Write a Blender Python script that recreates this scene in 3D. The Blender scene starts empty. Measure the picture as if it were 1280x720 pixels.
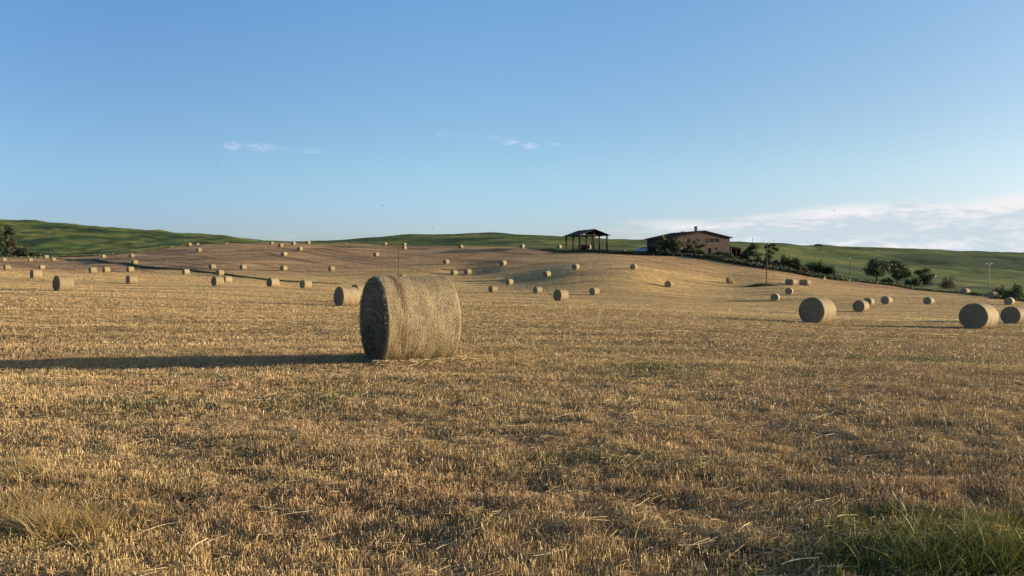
import bpy, bmesh, math, random
import numpy as np
from mathutils import Vector, Matrix, Quaternion

random.seed(7)
RNG = np.random.default_rng(11)
scene = bpy.context.scene
COL = scene.collection
rad = math.radians

# ------------------------------------------------------------------ camera, sky, sun, exposure
F_PX = 1050.0                       # focal length in pixels of a 1280 wide picture
PITCH = math.atan(30.0 / F_PX)      # looking slightly down
EYE = 1.6
cam_data = bpy.data.cameras.new('camera')
cam_data.sensor_width = 36.0
cam_data.lens = 36.0 * F_PX / 1280.0
cam_data.clip_start = 0.05
cam_data.clip_end = 20000.0
cam = bpy.data.objects.new('camera', cam_data)
COL.objects.link(cam)
cam.location = (0, 0, EYE)
cam.rotation_euler = (math.pi / 2 - PITCH, 0, 0)
scene.camera = cam

SUN_EL = rad(8.6)
SUN_AZ = rad(1.0)                   # from +X towards +Y
SUN = Vector((math.cos(SUN_EL) * math.cos(SUN_AZ), math.cos(SUN_EL) * math.sin(SUN_AZ), math.sin(SUN_EL)))
sd = bpy.data.lights.new('sun', 'SUN')
sd.energy = 5.0
sd.angle = rad(0.5)
sd.color = (1.0, 0.82, 0.55)
so = bpy.data.objects.new('sun', sd)
COL.objects.link(so)
so.rotation_euler = SUN.to_track_quat('Z', 'Y').to_euler()

scene.view_settings.view_transform = 'Standard'
scene.view_settings.look = 'None'
scene.view_settings.exposure = 1.06
scene.view_settings.gamma = 1.0
scene.view_settings.use_curve_mapping = False


class NT:
    """tiny node-tree helper"""
    def __init__(self, tree):
        self.t = tree
        self.n = tree.nodes
        self.l = tree.links

    def new(self, typ, **kw):
        nd = self.n.new(typ)
        for k, v in kw.items():
            setattr(nd, k, v)
        return nd

    def put(self, sock, v):
        if v is None:
            return
        if isinstance(v, bpy.types.NodeSocket):
            self.l.new(v, sock)
        else:
            sock.default_value = v

    def math(self, op, a, b=None, c=None, clamp=False):
        nd = self.new('ShaderNodeMath', operation=op, use_clamp=clamp)
        for i, v in enumerate((a, b, c)):
            if v is not None:
                self.put(nd.inputs[i], v)
        return nd.outputs[0]

    def smooth(self, v, lo, hi, a=0.0, b=1.0):
        nd = self.new('ShaderNodeMapRange', interpolation_type='SMOOTHSTEP')
        for i, q in enumerate((v, lo, hi, a, b)):
            self.put(nd.inputs[i], q)
        return nd.outputs[0]

    def mix(self, f, a, b, blend='MIX'):
        nd = self.new('ShaderNodeMix', data_type='RGBA', blend_type=blend)
        self.put(nd.inputs['Factor'], f)
        for s, v in ((nd.inputs[6], a), (nd.inputs[7], b)):
            if isinstance(v, tuple) and len(v) == 3:
                v = (*v, 1)
            self.put(s, v)
        return nd.outputs[2]

    def noise(self, vec, scale, detail=4, rough=0.55, dist=0.0):
        nd = self.new('ShaderNodeTexNoise')
        self.put(nd.inputs['Vector'], vec)
        nd.inputs['Scale'].default_value = scale
        nd.inputs['Detail'].default_value = detail
        nd.inputs['Roughness'].default_value = rough
        nd.inputs['Distortion'].default_value = dist
        return nd.outputs[0]

    def comb(self, x, y, z):
        nd = self.new('ShaderNodeCombineXYZ')
        for i, v in enumerate((x, y, z)):
            self.put(nd.inputs[i], v)
        return nd.outputs[0]


world = bpy.data.worlds.new('World')
scene.world = world
world.use_nodes = True
W = NT(world.node_tree)
for nd in list(W.n):
    W.n.remove(nd)
w_out = W.new('ShaderNodeOutputWorld')
w_bg = W.new('ShaderNodeBackground')
w_bg.inputs['Strength'].default_value = 0.118
W.l.new(w_bg.outputs[0], w_out.inputs[0])
sky = W.new('ShaderNodeTexSky', sky_type='NISHITA')
sky.sun_disc = False
sky.sun_elevation = SUN_EL
sky.sun_rotation = math.pi / 2 - SUN_AZ
sky.altitude = 200
sky.air_density = 0.7
sky.dust_density = 1.0
sky.ozone_density = 4.0
tc = W.new('ShaderNodeTexCoord')
sx = W.new('ShaderNodeSeparateXYZ')
W.l.new(tc.outputs['Generated'], sx.inputs[0])
az = W.math('ARCTAN2', sx.outputs[0], sx.outputs[1])
el = W.math('ARCSINE', sx.outputs[2])
az100 = W.math('MULTIPLY', az, 10.0)
el100 = W.math('MULTIPLY', el, 10.0)
# low bank of cloud over the right-hand hills
cvec = W.comb(az100, W.math('MULTIPLY', el100, 3.6), 3.7)
n1 = W.noise(cvec, 0.9, 7, 0.6, 0.3)
n2 = W.noise(W.comb(az100, W.math('MULTIPLY', el100, 4.5), 9.1), 1.7, 6, 0.6, 0.2)
top = W.math('ADD', W.smooth(az, 0.16, 0.60, 0.055, 0.075), W.math('MULTIPLY', W.math('SUBTRACT', n1, 0.5), 0.030))
m_top = W.smooth(W.math('SUBTRACT', top, el), -0.002, 0.013)
m_left = W.smooth(W.math('ADD', az, W.math('MULTIPLY', W.math('SUBTRACT', n2, 0.5), 0.22)), 0.08, 0.26)
m_far = W.smooth(az, 2.2, 1.2)
m_low = W.smooth(el, -0.01, 0.015, 0.75, 1.0)
bank = W.math('MULTIPLY', W.math('MULTIPLY', m_top, m_left), W.math('MULTIPLY', m_far, m_low))
bank = W.math('MULTIPLY', bank, W.smooth(n1, 0.18, 0.42, 0.75, 0.98))
# a second thin veil left of the bank
veil = W.math('MULTIPLY', W.smooth(W.math('ABSOLUTE', W.math('SUBTRACT', el, 0.024)), 0.018, 0.0),
              W.math('MULTIPLY', W.smooth(n2, 0.52, 0.72), W.smooth(W.math('ABSOLUTE', az), 0.5, 0.1)))
veil = W.math('MULTIPLY', veil, 0.35)
lit = W.smooth(W.math('ADD', n2, W.smooth(W.math('SUBTRACT', top, el), 0.022, 0.0, 0.0, 0.20)), 0.46, 0.68)
lit = W.math('MULTIPLY', lit, 0.8)
cloud_col = W.mix(lit, (2.45, 2.85, 3.15), (4.0, 3.8, 3.8))
# faint small wisps high up
wisps = None
for (px, py, rx, ry, s) in ((292, 184, 9, 4.5, .8), (328, 185.5, 17, 4.5, .55), (352, 187, 22, 3, .22), (392, 190, 13, 3.2, .5),
                            (553, 169, 8, 3.5, .42), (590, 172, 13, 3.0, .25), (618, 175, 14, 3, .25), (638, 179, 10, 4.2, .8), (661, 184, 10, 4, .85),
                            (692, 183, 8, 3, .5)):
    a0 = math.atan((px - 640) / F_PX)
    e0 = (330 - py) / F_PX * math.cos(a0)
    dx = W.math('MULTIPLY', W.math('SUBTRACT', az, a0), F_PX / rx)
    dy = W.math('MULTIPLY', W.math('SUBTRACT', el, e0 - 0.00), F_PX / ry)
    d2 = W.math('ADD', W.math('MULTIPLY', dx, dx), W.math('MULTIPLY', dy, dy))
    g = W.math('MULTIPLY', W.smooth(d2, 1.9, 0.0), s)
    wisps = g if wisps is None else W.math('MAXIMUM', wisps, g)
wn = W.noise(W.comb(az100, W.math('MULTIPLY', el100, 2.2), 1.3), 11.0, 4, 0.65, 0.5)
wisps = W.math('MULTIPLY', wisps, W.smooth(wn, 0.30, 0.62))
# haze towards the horizon: slightly whiter, and overall hue trim of the clear sky
hs = W.new('ShaderNodeHueSaturation')
hs.inputs['Saturation'].default_value = 1.0
hs.inputs['Value'].default_value = 1.0
W.l.new(sky.outputs[0], hs.inputs['Color'])
tl = W.mix(W.smooth(az, -0.55, -0.02), (1.32, 1.02, 0.82), (1.85, 1.38, 1.02))
tl = W.mix(W.smooth(az, -0.02, 0.55), tl, (1.93, 1.28, 0.86))
tl = W.mix(W.smooth(el, 0.12, 0.34), tl, W.mix(1.0, tl, (1.00, 1.15, 1.25), 'MULTIPLY'))
tl = W.mix(W.smooth(el, 0.12, 0.03), tl, W.mix(1.0, tl, (0.89, 0.88, 1.04), 'MULTIPLY'))
c = W.mix(1.0, hs.outputs[0], tl, 'MULTIPLY')
c = W.mix(veil, c, (3.3, 3.4, 3.6))
c = W.mix(bank, c, cloud_col)
c = W.mix(W.math('MULTIPLY', wisps, 0.30), c, (4.4, 4.1, 4.6))
W.l.new(c, w_bg.inputs['Color'])

# ------------------------------------------------------------------ helpers
def tag(o, label=None, cat=None, group=None, kind=None):
    if label: o['label'] = label
    if cat: o['category'] = cat
    if group: o['group'] = group
    if kind: o['kind'] = kind
    return o

def empty(name, loc, rotz=0.0, **kw):
    o = bpy.data.objects.new(name, None)
    COL.objects.link(o)
    o.empty_display_size = 0.5
    o.location = loc
    o.rotation_euler = (0, 0, rotz)
    return tag(o, **kw)

def np_mesh(name, V, faces_list, mat, parent=None, colors=None, uv=None, smooth=False):
    """V (n,3); faces_list: list of int arrays (m,k)"""
    me = bpy.data.meshes.new(name)
    V = np.asarray(V, dtype=np.float32)
    me.vertices.add(len(V))
    me.vertices.foreach_set('co', V.ravel())
    loops = np.concatenate([f.ravel() for f in faces_list]).astype(np.int32)
    tot = np.concatenate([np.full(len(f), f.shape[1], np.int32) for f in faces_list])
    start = np.concatenate([[0], np.cumsum(tot)[:-1]]).astype(np.int32)
    me.loops.add(len(loops))
    me.loops.foreach_set('vertex_index', loops)
    me.polygons.add(len(tot))
    me.polygons.foreach_set('loop_start', start)
    me.polygons.foreach_set('loop_total', tot)
    if smooth:
        me.polygons.foreach_set('use_smooth', np.ones(len(tot), dtype=bool))
    if colors is not None:
        a = me.color_attributes.new('Col', 'FLOAT_COLOR', 'POINT')
        cc = np.ones((len(V), 4), np.float32)
        cc[:, :colors.shape[1]] = colors
        a.data.foreach_set('color', cc.ravel())
    if uv is not None:
        u = me.uv_layers.new(name='UVMap')
        u.data.foreach_set('uv', np.asarray(uv, np.float32)[loops].ravel())
    me.update(calc_edges=True)
    me.validate()
    for m in (mat if isinstance(mat, (list, tuple)) else [mat]):
        me.materials.append(m)
    o = bpy.data.objects.new(name, me)
    COL.objects.link(o)
    if parent: o.parent = parent
    return o

class MB:
    """collects simple shapes into one mesh"""
    def __init__(self): self.bm = bmesh.new()
    def box(self, x0, x1, y0, y1, z0, z1, M=None, bevel=0.0):
        r = bmesh.ops.create_cube(self.bm, size=1.0)
        for v in r['verts']:
            v.co = Vector(((x0 + x1) / 2 + v.co.x * (x1 - x0), (y0 + y1) / 2 + v.co.y * (y1 - y0), (z0 + z1) / 2 + v.co.z * (z1 - z0)))
            if M: v.co = M @ v.co
        if bevel:
            es = list({e for v in r['verts'] for e in v.link_edges})
            bmesh.ops.bevel(self.bm, geom=es, offset=bevel, segments=2, affect='EDGES')
        return self
    def tube(self, p0, p1, r0, r1=None, seg=10):
        r1 = r0 if r1 is None else r1
        p0, p1 = Vector(p0), Vector(p1)
        d = p1 - p0
        M = Matrix.Translation((p0 + p1) / 2) @ d.to_track_quat('Z', 'Y').to_matrix().to_4x4()
        bmesh.ops.create_cone(self.bm, cap_ends=True, segments=seg, radius1=r0, radius2=r1, depth=d.length, matrix=M)
        return self
    def prism(self, pts, axis_vec):
        """pts: list of 3D points of one face, extruded along axis_vec"""
        a = [self.bm.verts.new(p) for p in pts]
        b = [self.bm.verts.new(Vector(p) + Vector(axis_vec)) for p in pts]
        self.bm.faces.new(a); self.bm.faces.new(list(reversed(b)))
        n = len(a)
        for i in range(n):
            self.bm.faces.new((a[i], b[i], b[(i + 1) % n], a[(i + 1) % n]))
        return self
    def build(self, name, mat, parent=None, smooth=False):
        bmesh.ops.recalc_face_normals(self.bm, faces=self.bm.faces)
        me = bpy.data.meshes.new(name)
        self.bm.to_mesh(me); self.bm.free()
        me.materials.append(mat)
        if smooth:
            for p in me.polygons: p.use_smooth = True
        o = bpy.data.objects.new(name, me)
        COL.objects.link(o)
        if parent: o.parent = parent
        return o

def copy_tree(o, parent=None):
    c = o.copy()
    COL.objects.link(c)
    c.parent = parent
    for ch in list(o.children):
        copy_tree(ch, c)
    return c

# --- gradient noise
def _hash(ix, iy, seed):
    h = (ix.astype(np.int64) * 374761393 + iy.astype(np.int64) * 668265263 + seed * 1442695041) & 0xFFFFFFFF
    h = ((h ^ (h >> 13)) * 1274126177) & 0xFFFFFFFF
    h = h ^ (h >> 16)
    return h
def gnoise(x, y, seed=0):
    x = np.asarray(x, float); y = np.asarray(y, float)
    ix = np.floor(x); iy = np.floor(y)
    fx = x - ix; fy = y - iy
    u = fx * fx * fx * (fx * (fx * 6 - 15) + 10); v = fy * fy * fy * (fy * (fy * 6 - 15) + 10)
    def g(dx, dy):
        a = _hash(ix + dx, iy + dy, seed) * (2 * math.pi / 4294967296.0)
        return np.cos(a) * (fx - dx) + np.sin(a) * (fy - dy)
    a = g(0, 0) + u * (g(1, 0) - g(0, 0)); b = g(0, 1) + u * (g(1, 1) - g(0, 1))
    return (a + v * (b - a)) * 1.5
def fbm(x, y, seed=0, oct=4, gain=0.5):
    s = 0; a = 1.0
    for i in range(oct):
        s = s + a * gnoise(x * 2 ** i + 13.7 * i, y * 2 ** i - 7.1 * i, seed + i)
        a *= gain
    return s
def sstep(x, a, b):
    t = np.clip((np.asarray(x, float) - a) / (b - a), 0, 1)
    return t * t * (3 - 2 * t)

# ------------------------------------------------------------------ the lie of the land
CP, SP = math.cos(PITCH), math.sin(PITCH)
def ray(px, py):
    cx, cy = (px - 640.0) / F_PX, (360.0 - py) / F_PX
    return np.array([cx, CP + cy * SP, -SP + cy * CP])     # per metre of forward distance

# survey of the ground: picture column, picture row of the ground there, distance ahead in metres
SURVEY = [
 (5,327,277),(38,327.2,277),(67,326.7,280),(9,338,184),(52,336.7,235),(45,348.4,128),(79,364,70),(116,341.7,175),(133,340.8,186),
 (163,340,200),(164,355,119),(129,322.7,283),(165,321.7,270),(168,330.6,245),(237,307.4,355),(339,305.7,358),(351,309,290),
 (367,306.3,330),(385,305.3,370),(375,313.7,260),(355,320,252),(249,314.8,265),(265,336,210),(304,336.8,210),(355,338.2,210),
 (414,338.7,210),(232,343.2,190),(272,357.7,111),(341,358.9,117),(382,360.8,131),(433,382.5,51),(482,306.7,330),(505,312,283),
 (576,310.6,275),(470,320.8,250),(557,330.3,214),(567,343.9,210),(585,343,205),(652,310.1,268),(629,332,208),(720,336.8,188),(684,346,184),
 (792,336.8,184),(636,355.8,184),(616,365.6,150),(672,366.8,152),(701,376.3,98),(743,368.9,148),(835,358.7,171),(912,354,193),
 (988,356.4,171),(986,367.7,163),(969,375.7,147),(1008,357,190),(1021,404.3,46),(1076,389.6,93),(1085,381.8,126),(1108,380.1,135),
 (1161,380.6,143),(1206,367.7,184),(1241,373.2,171),(1261,381,137),(1264,404.8,61),(1223,410.4,43),
 # field near the camera
 (512,450,13.7),(0,453,14),(250,452,13.8),(800,448,14.2),(1050,447,14.5),(1270,449,14.5),(200,400,26),(640,404,26),(850,408,27),(0,402,26),
 (700,385,60),(850,383,80),
 # the field edge
 (0,322,315),(110,321,325),(150,317,300),(200,312,330),(300,305.8,370),(430,305.6,370),(500,306.6,330),(600,309,298),(650,310.5,275),
 (695,316,250),(790,317.5,236),(860,320.5,230),(910,325.5,222),(960,333,215),(1000,341,212),(1060,352,212),(1129,358.7,208),
 (1198,366,190),(1280,377,165),(1350,384,160),
 # beyond it: yard, valley, hills
 (735,312.5,262),(700,311,285),(860,317.5,258),(915,320,256),(800,314.5,262),
 (0,308,430),(0,288,600),(0,275,800),(60,310,440),(60,279,800),(150,308,480),(150,288.5,820),(200,309,450),(200,291.5,820),
 (300,308,480),(330,299.5,820),(430,308.5,500),(430,303.5,800),(490,306,560),(500,294.2,760),(560,309,450),(560,302,600),(600,290.8,780),
 (650,294,780),(700,309,380),(700,297.5,780),(770,309,420),(770,302,780),(850,314,380),(850,302.5,800),(915,316,340),(915,303,800),
 (960,322,330),(960,306,820),(1030,332,330),(1030,308,850),(1100,343,300),(1100,326,520),(1100,311,880),(1170,350,300),(1170,330,520),
 (1170,313.7,900),(1280,360,280),(1280,336,520),(1280,316,900),
 (-80,300,470),(-80,272,800),(1360,340,520),(1360,318,900),
]
pts = []
for px, py, d in SURVEY:
    r_ = ray(px, py) * d
    pts.append((r_[0], r_[1], EYE + r_[2]))
for th in np.linspace(-0.62, 0.62, 9):
    for r_, z in ((1.0, 0.0), (2.5, 0.0), (5.0, 0.0), (8.5, 0.0)):
        pts.append((r_ * math.sin(th), r_ * math.cos(th), z))
    for r_, z in ((1500, -6.0), (3000, -25.0), (7000, -60.0)):
        pts.append((r_ * math.sin(th), r_ * math.cos(th), z))
pts = np.array(pts)
KT = 2.6
TMAX = 0.64
def to_q(x, y):
    th = np.arctan2(x, y)
    r = np.sqrt(x * x + y * y) + 1e-6
    return th, r
def feat(th, r):
    return th * KT, np.log(np.maximum(r, 0.8))
th_, r_ = to_q(pts[:, 0], pts[:, 1])
qa, qb = feat(th_, r_)
def tps(d2):
    return 0.5 * d2 * np.log(d2 + 1e-9)
# fit z / scale(r) so that far points (large heights) do not dominate
def zs(r): return 0.25 + r / 105.0
n_ = len(pts)
K = tps((qa[:, None] - qa[None]) ** 2 + (qb[:, None] - qb[None]) ** 2)
lam = 0.012
A = np.zeros((n_ + 3, n_ + 3))
A[:n_, :n_] = K + lam * np.eye(n_)
P_ = np.stack([np.ones(n_), qa, qb], 1)
A[:n_, n_:] = P_; A[n_:, :n_] = P_.T
sol = np.linalg.solve(A, np.concatenate([pts[:, 2] / zs(r_), np.zeros(3)]))
def z_base_pol(th, r):
    a, b = feat(th, r)
    out = np.empty(a.shape)
    af, bf, of = a.ravel(), b.ravel(), out.ravel()
    for i in range(0, len(af), 60000):
        s = slice(i, i + 60000)
        k = tps((af[s, None] - qa[None]) ** 2 + (bf[s, None] - qb[None]) ** 2)
        of[s] = k @ sol[:n_] + sol[n_] + sol[n_ + 1] * af[s] + sol[n_ + 2] * bf[s]
    return of.reshape(a.shape) * zs(r)
def soft_clamp(th):
    a = np.abs(th)
    k = 0.12
    e = np.where(a < TMAX - k, a, TMAX - k + k * np.tanh((a - TMAX + k) / k))
    return np.sign(th) * e
def z_smooth(x, y):
    x = np.atleast_1d(np.asarray(x, float)); y = np.atleast_1d(np.asarray(y, float))
    th, r = to_q(x, y)
    z = z_base_pol(soft_clamp(th), r)
    back = np.abs(th) > 1.2
    if back.any():
        s = sstep(np.abs(th[back]), 1.2, math.pi) * 0.5
        zo = z_base_pol(-soft_clamp(th[back]), r[back])
        z[back] = z[back] * (1 - s) + zo * s
    return z

# field edge, distance as a function of direction
ED = [(px, d) for px, py, d in [
 (-80,322,315),(0,322,315),(110,321,325),(150,317,305),(200,312,332),(240,308,350),(300,305.8,372),(430,305.6,372),(500,306.6,334),(600,309,300),(650,310.5,275),
 (690,316,251),(740,316,244),(790,317.5,236),(860,320.5,230),(910,325.5,222),(960,333,215),(1000,341,212),(1060,352,212),(1129,358.7,208),
 (1198,366,190),(1280,377,165),(1350,384,160)]]
ed_th = np.array([math.atan((p - 640) / F_PX) for p, d in ED])
ed_r = np.array([d / math.cos(t) for (p, d), t in zip(ED, ed_th)])
def edge_r(th):
    e = np.interp(th, ed_th, ed_r)
    for k in (0.01, 0.02):                       # round the corners off
        e = (e + np.interp(th - k, ed_th, ed_r) + np.interp(th + k, ed_th, ed_r)) / 3
    return e + 1.3 * gnoise(th * 60, th * 0 + 0.5, 5)

def z_detail(x, y):
    th, r = to_q(x, y)
    e = edge_r(th)
    out = sstep(r / e, 0.99, 1.12)
    n = 0.0
    nearf = 1 - sstep(r, 5.0, 16)
    rr = 1 - sstep(r, 40, 90)
    n = n + (0.014 + 0.016 * nearf) * fbm(x / 0.30, y / 0.26, 3, 2) * rr
    n = n + (0.018 + 0.016 * nearf) * fbm(x / 1.7, y / 1.1, 21, 2) * rr * (1 + 0.5 * nearf)
    m = sstep(r, 6, 20) * (1 - out)
    n = n + 0.07 * gnoise(x / 16.0, y / 2.3, 31) * m * (1 - sstep(r, 120, 220))
    n = n + 0.16 * fbm(x / 26.0, y / 12.0, 41, 2) * m
    # ridges and folds of the hill in the middle of the field
    hill = sstep(r, 195, 250) * (1 - out)
    n = n + 0.75 * fbm(x / 38.0 + y / 60.0, y / 26.0, 55, 2) * hill
    n = n + out * (2.3 * fbm(x / 85.0, y / 70.0, 61, 3) * sstep(r, 330, 520))
    lum = 1 - sstep(th, -0.36, -0.22)
    n = n + out * sstep(r, 330, 400) * lum * (0.9 * fbm(x / 24.0, y / 34.0, 71, 2) + .35 * fbm(x / 8.0, y / 14.0, 75, 2) + 1.4 * gnoise(x / 70, y / 50, 5))
    return n
def Z(x, y):
    x = np.atleast_1d(np.asarray(x, float)); y = np.atleast_1d(np.asarray(y, float))
    return z_smooth(x, y) + z_detail(x, y)
def zat(x, y): return float(Z(x, y)[0])
def on_ground(px, py, guess):
    """the point of the terrain seen at a picture position, nearest to a guessed distance"""
    rv = ray(px, py)
    t = np.exp(np.linspace(math.log(max(3.0, guess * 0.5)), math.log(guess * 1.7), 500))
    f = EYE + rv[2] * t - Z(rv[0] * t, rv[1] * t)
    k = np.where((f[:-1] > 0) & (f[1:] <= 0))[0]
    if len(k):
        i = k[np.argmin(np.abs(np.log(t[k] / guess)))]
        tt = t[i] + (t[i + 1] - t[i]) * f[i] / (f[i] - f[i + 1])
    else:
        tt = t[np.argmin(np.abs(f) / t + 0.004 * np.abs(np.log(t / guess)))]
    x, y = rv[0] * tt, rv[1] * tt
    return Vector((x, y, zat(x, y)))
def at_depth(px, d):
    x = (px - 640) / F_PX * d
    return Vector((x, d, zat(x, d)))
def ground_normal(x, y, e=0.7):
    zx = (z_smooth(x + e, y) - z_smooth(x - e, y))[0] / (2 * e)
    zy = (z_smooth(x, y + e) - z_smooth(x, y - e))[0] / (2 * e)
    return Vector((-zx, -zy, 1)).normalized()

# greener patches of the field: picture position, distance, half sizes in metres, strength
GREEN = [(600,447,14,0.9,0.5,.9),(640,441,15,1.3,.35,.5),(720,440,15.5,1.6,.6,.5),(830,456,12.9,1.9,.45,.75),(760,462,12,1.2,.4,.5),(930,462,12.3,1.2,.3,.5),(1130,446,15,1.7,.5,.9),(1200,451,14,1.2,.4,.7),
         (780,566,6.6,0.55,.45,.8),(700,575,6.4,.5,.35,.5),(905,590,6.2,.4,.3,.5),(200,507,9.6,.9,.7,.4),(270,478,11.5,.7,.4,.5),
         (1010,625,5.4,.3,.35,.7),(1160,690,4.5,1.0,.62,1.0),(1060,640,5.2,.6,.35,.7),(890,655,5.0,.3,.3,.6),(470,505,9.7,1.2,.7,.4),(60,655,5.0,.4,.5,.55),
         (450,311,300,16,6,.55),(705,384,60,6,1.0,.5),(560,400,30,5,.6,.4)]
GW = []
for px, py, d, rx, ry, s in GREEN:
    v_ = ray(px, py) * d
    GW.append((v_[0], v_[1], rx, ry, s))
def green_amount(x, y):
    g = np.zeros(np.shape(x))
    for gx, gy, rx, ry, s in GW:
        q = ((x - gx) / rx) ** 2 + ((y - gy) / ry) ** 2
        g = np.maximum(g, s * np.exp(-q * 1.1))
    r = np.sqrt(x * x + y * y)
    lim = 1 - sstep(r, 30, 60)
    n = fbm(x / 1.5, y / 0.8, 91, 3)
    g = np.clip(g * (0.8 + 1.2 * n) + 0.16 * sstep(n, 0.1, 0.75) * lim, 0, 1)
    far = fbm(x / 45, y / 6.0, 97, 3)
    g = np.maximum(g, 0.40 * sstep(far, 0.15, 0.8) * sstep(r, 30, 60) * (1 - sstep(r, 150, 200)))
    return g

# ------------------------------------------------------------------ materials
def base_mat(name, rough=0.9):
    m = bpy.data.materials.new(name)
    m.use_nodes = True
    N = NT(m.node_tree)
    b = m.node_tree.nodes['Principled BSDF']
    b.inputs['Roughness'].default_value = rough
    b.inputs['Specular IOR Level'].default_value = 0.15
    return m, N, b
def plain(name, col, rough=0.85, vary=0.25, scale=3.0, spec=0.15, metal=0.0, bump=0.0):
    m, N, b = base_mat(name, rough)
    b.inputs['Specular IOR Level'].default_value = spec
    b.inputs['Metallic'].default_value = metal
    tcn = N.new('ShaderNodeTexCoord')
    n = N.noise(tcn.outputs['Object'], scale, 5, 0.6)
    dark = tuple(q * (1 - vary) for q in col); lightc = tuple(min(1, q * (1 + vary)) for q in col)
    N.put(b.inputs['Base Color'], N.mix(N.smooth(n, 0.3, 0.7), dark, lightc))
    if bump:
        bp = N.new('ShaderNodeBump')
        bp.inputs['Strength'].default_value = bump
        bp.inputs['Distance'].default_value = 0.05
        N.l.new(n, bp.inputs['Height'])
        N.l.new(bp.outputs[0], b.inputs['Normal'])
    return m

def blade_mat(name, trans=0.25, rough=0.7):
    m = bpy.data.materials.new(name)
    m.use_nodes = True
    N = NT(m.node_tree)
    out = m.node_tree.nodes['Material Output']
    m.node_tree.nodes.remove(m.node_tree.nodes['Principled BSDF'])
    at = N.new('ShaderNodeAttribute', attribute_name='Col')
    d = N.new('ShaderNodeBsdfDiffuse'); t = N.new('ShaderNodeBsdfTranslucent')
    g = N.new('ShaderNodeBsdfGlossy'); g.inputs['Roughness'].default_value = 0.45
    N.l.new(at.outputs['Color'], d.inputs['Color']); N.l.new(at.outputs['Color'], t.inputs['Color'])
    mx = N.new('ShaderNodeMixShader'); mx.inputs[0].default_value = trans
    N.l.new(d.outputs[0], mx.inputs[1]); N.l.new(t.outputs[0], mx.inputs[2])
    m2 = N.new('ShaderNodeMixShader'); m2.inputs[0].default_value = 0.04
    N.l.new(mx.outputs[0], m2.inputs[1]); N.l.new(g.outputs[0], m2.inputs[2])
    N.l.new(m2.outputs[0], out.inputs[0])
    return m
M_BLADE = blade_mat('stubble_blades', 0.14)
M_LEAF = blade_mat('leaves', 0.25)

# stubble ground: colours carried per vertex (soil/thatch with shade between near tufts, straw, green patches), finer grain in nodes
m_field, N, b = base_mat('stubble_ground', 0.95)
at = N.new('ShaderNodeAttribute', attribute_name='Col')
geo = N.new('ShaderNodeNewGeometry')
sp = N.new('ShaderNodeSeparateXYZ'); N.l.new(geo.outputs['Position'], sp.inputs[0])
fine = N.noise(geo.outputs['Position'], 9.0, 6, 0.7)
streak = N.noise(N.comb(N.math('MULTIPLY', sp.outputs[0], 0.05), N.math('MULTIPLY', sp.outputs[1], 0.9), 0.0), 1.0, 6, 0.62, 0.4)
broad = N.noise(N.comb(N.math('MULTIPLY', sp.outputs[0], 0.02), N.math('MULTIPLY', sp.outputs[1], 0.10), 4.0), 1.0, 5, 0.6, 0.3)
mid = N.noise(N.comb(N.math('MULTIPLY', sp.outputs[0], 0.7), N.math('MULTIPLY', sp.outputs[1], 1.0), 4.0), 1.0, 6, 0.7)
f = N.math('ADD', N.smooth(fine, 0.3, 0.72, 0.62, 1.35), N.smooth(streak, 0.32, 0.68, -0.32, 0.27))
f = N.math('ADD', f, N.smooth(broad, 0.3, 0.7, -0.14, 0.12))
speck = N.noise(N.comb(N.math('MULTIPLY', sp.outputs[0], 1.1), N.math('MULTIPLY', sp.outputs[1], 0.28), 0.0), 1.0, 5, 0.7)
f = N.math('ADD', f, N.smooth(speck, 0.32, 0.68, -0.18, 0.18))
f = N.math('ADD', f, N.smooth(mid, 0.3, 0.7, -0.14, 0.14))
vm = N.new('ShaderNodeVectorMath', operation='SCALE')
N.l.new(at.outputs['Color'], vm.inputs[0]); N.l.new(f, vm.inputs['Scale'])
N.l.new(vm.outputs[0], b.inputs['Base Color'])
bp = N.new('ShaderNodeBump'); bp.inputs['Strength'].default_value = 0.9; bp.inputs['Distance'].default_value = 0.05
hgt = N.math('ADD', fine, N.math('MULTIPLY', mid, 1.2))
N.l.new(hgt, bp.inputs['Height']); N.l.new(bp.outputs[0], b.inputs['Normal'])

# green land beyond the field
m_green, N, b = base_mat('pasture', 0.95)
at = N.new('ShaderNodeAttribute', attribute_name='Col')
geo = N.new('ShaderNodeNewGeometry')
g1 = N.noise(geo.outputs['Position'], 0.11, 7, 0.66)
g2 = N.noise(geo.outputs['Position'], 0.9, 5, 0.7)
f = N.math('ADD', N.smooth(g1, 0.3, 0.7, 0.55, 1.35), N.smooth(g2, 0.3, 0.7, -0.3, 0.3))
vm = N.new('ShaderNodeVectorMath', operation='SCALE')
N.l.new(at.outputs['Color'], vm.inputs[0]); N.l.new(f, vm.inputs['Scale'])
N.l.new(vm.outputs[0], b.inputs['Base Color'])
bp = N.new('ShaderNodeBump'); bp.inputs['Strength'].default_value = 1.0; bp.inputs['Distance'].default_value = 0.7
N.l.new(N.math('ADD', g2, g1), bp.inputs['Height']); N.l.new(bp.outputs[0], b.inputs['Normal'])

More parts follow.
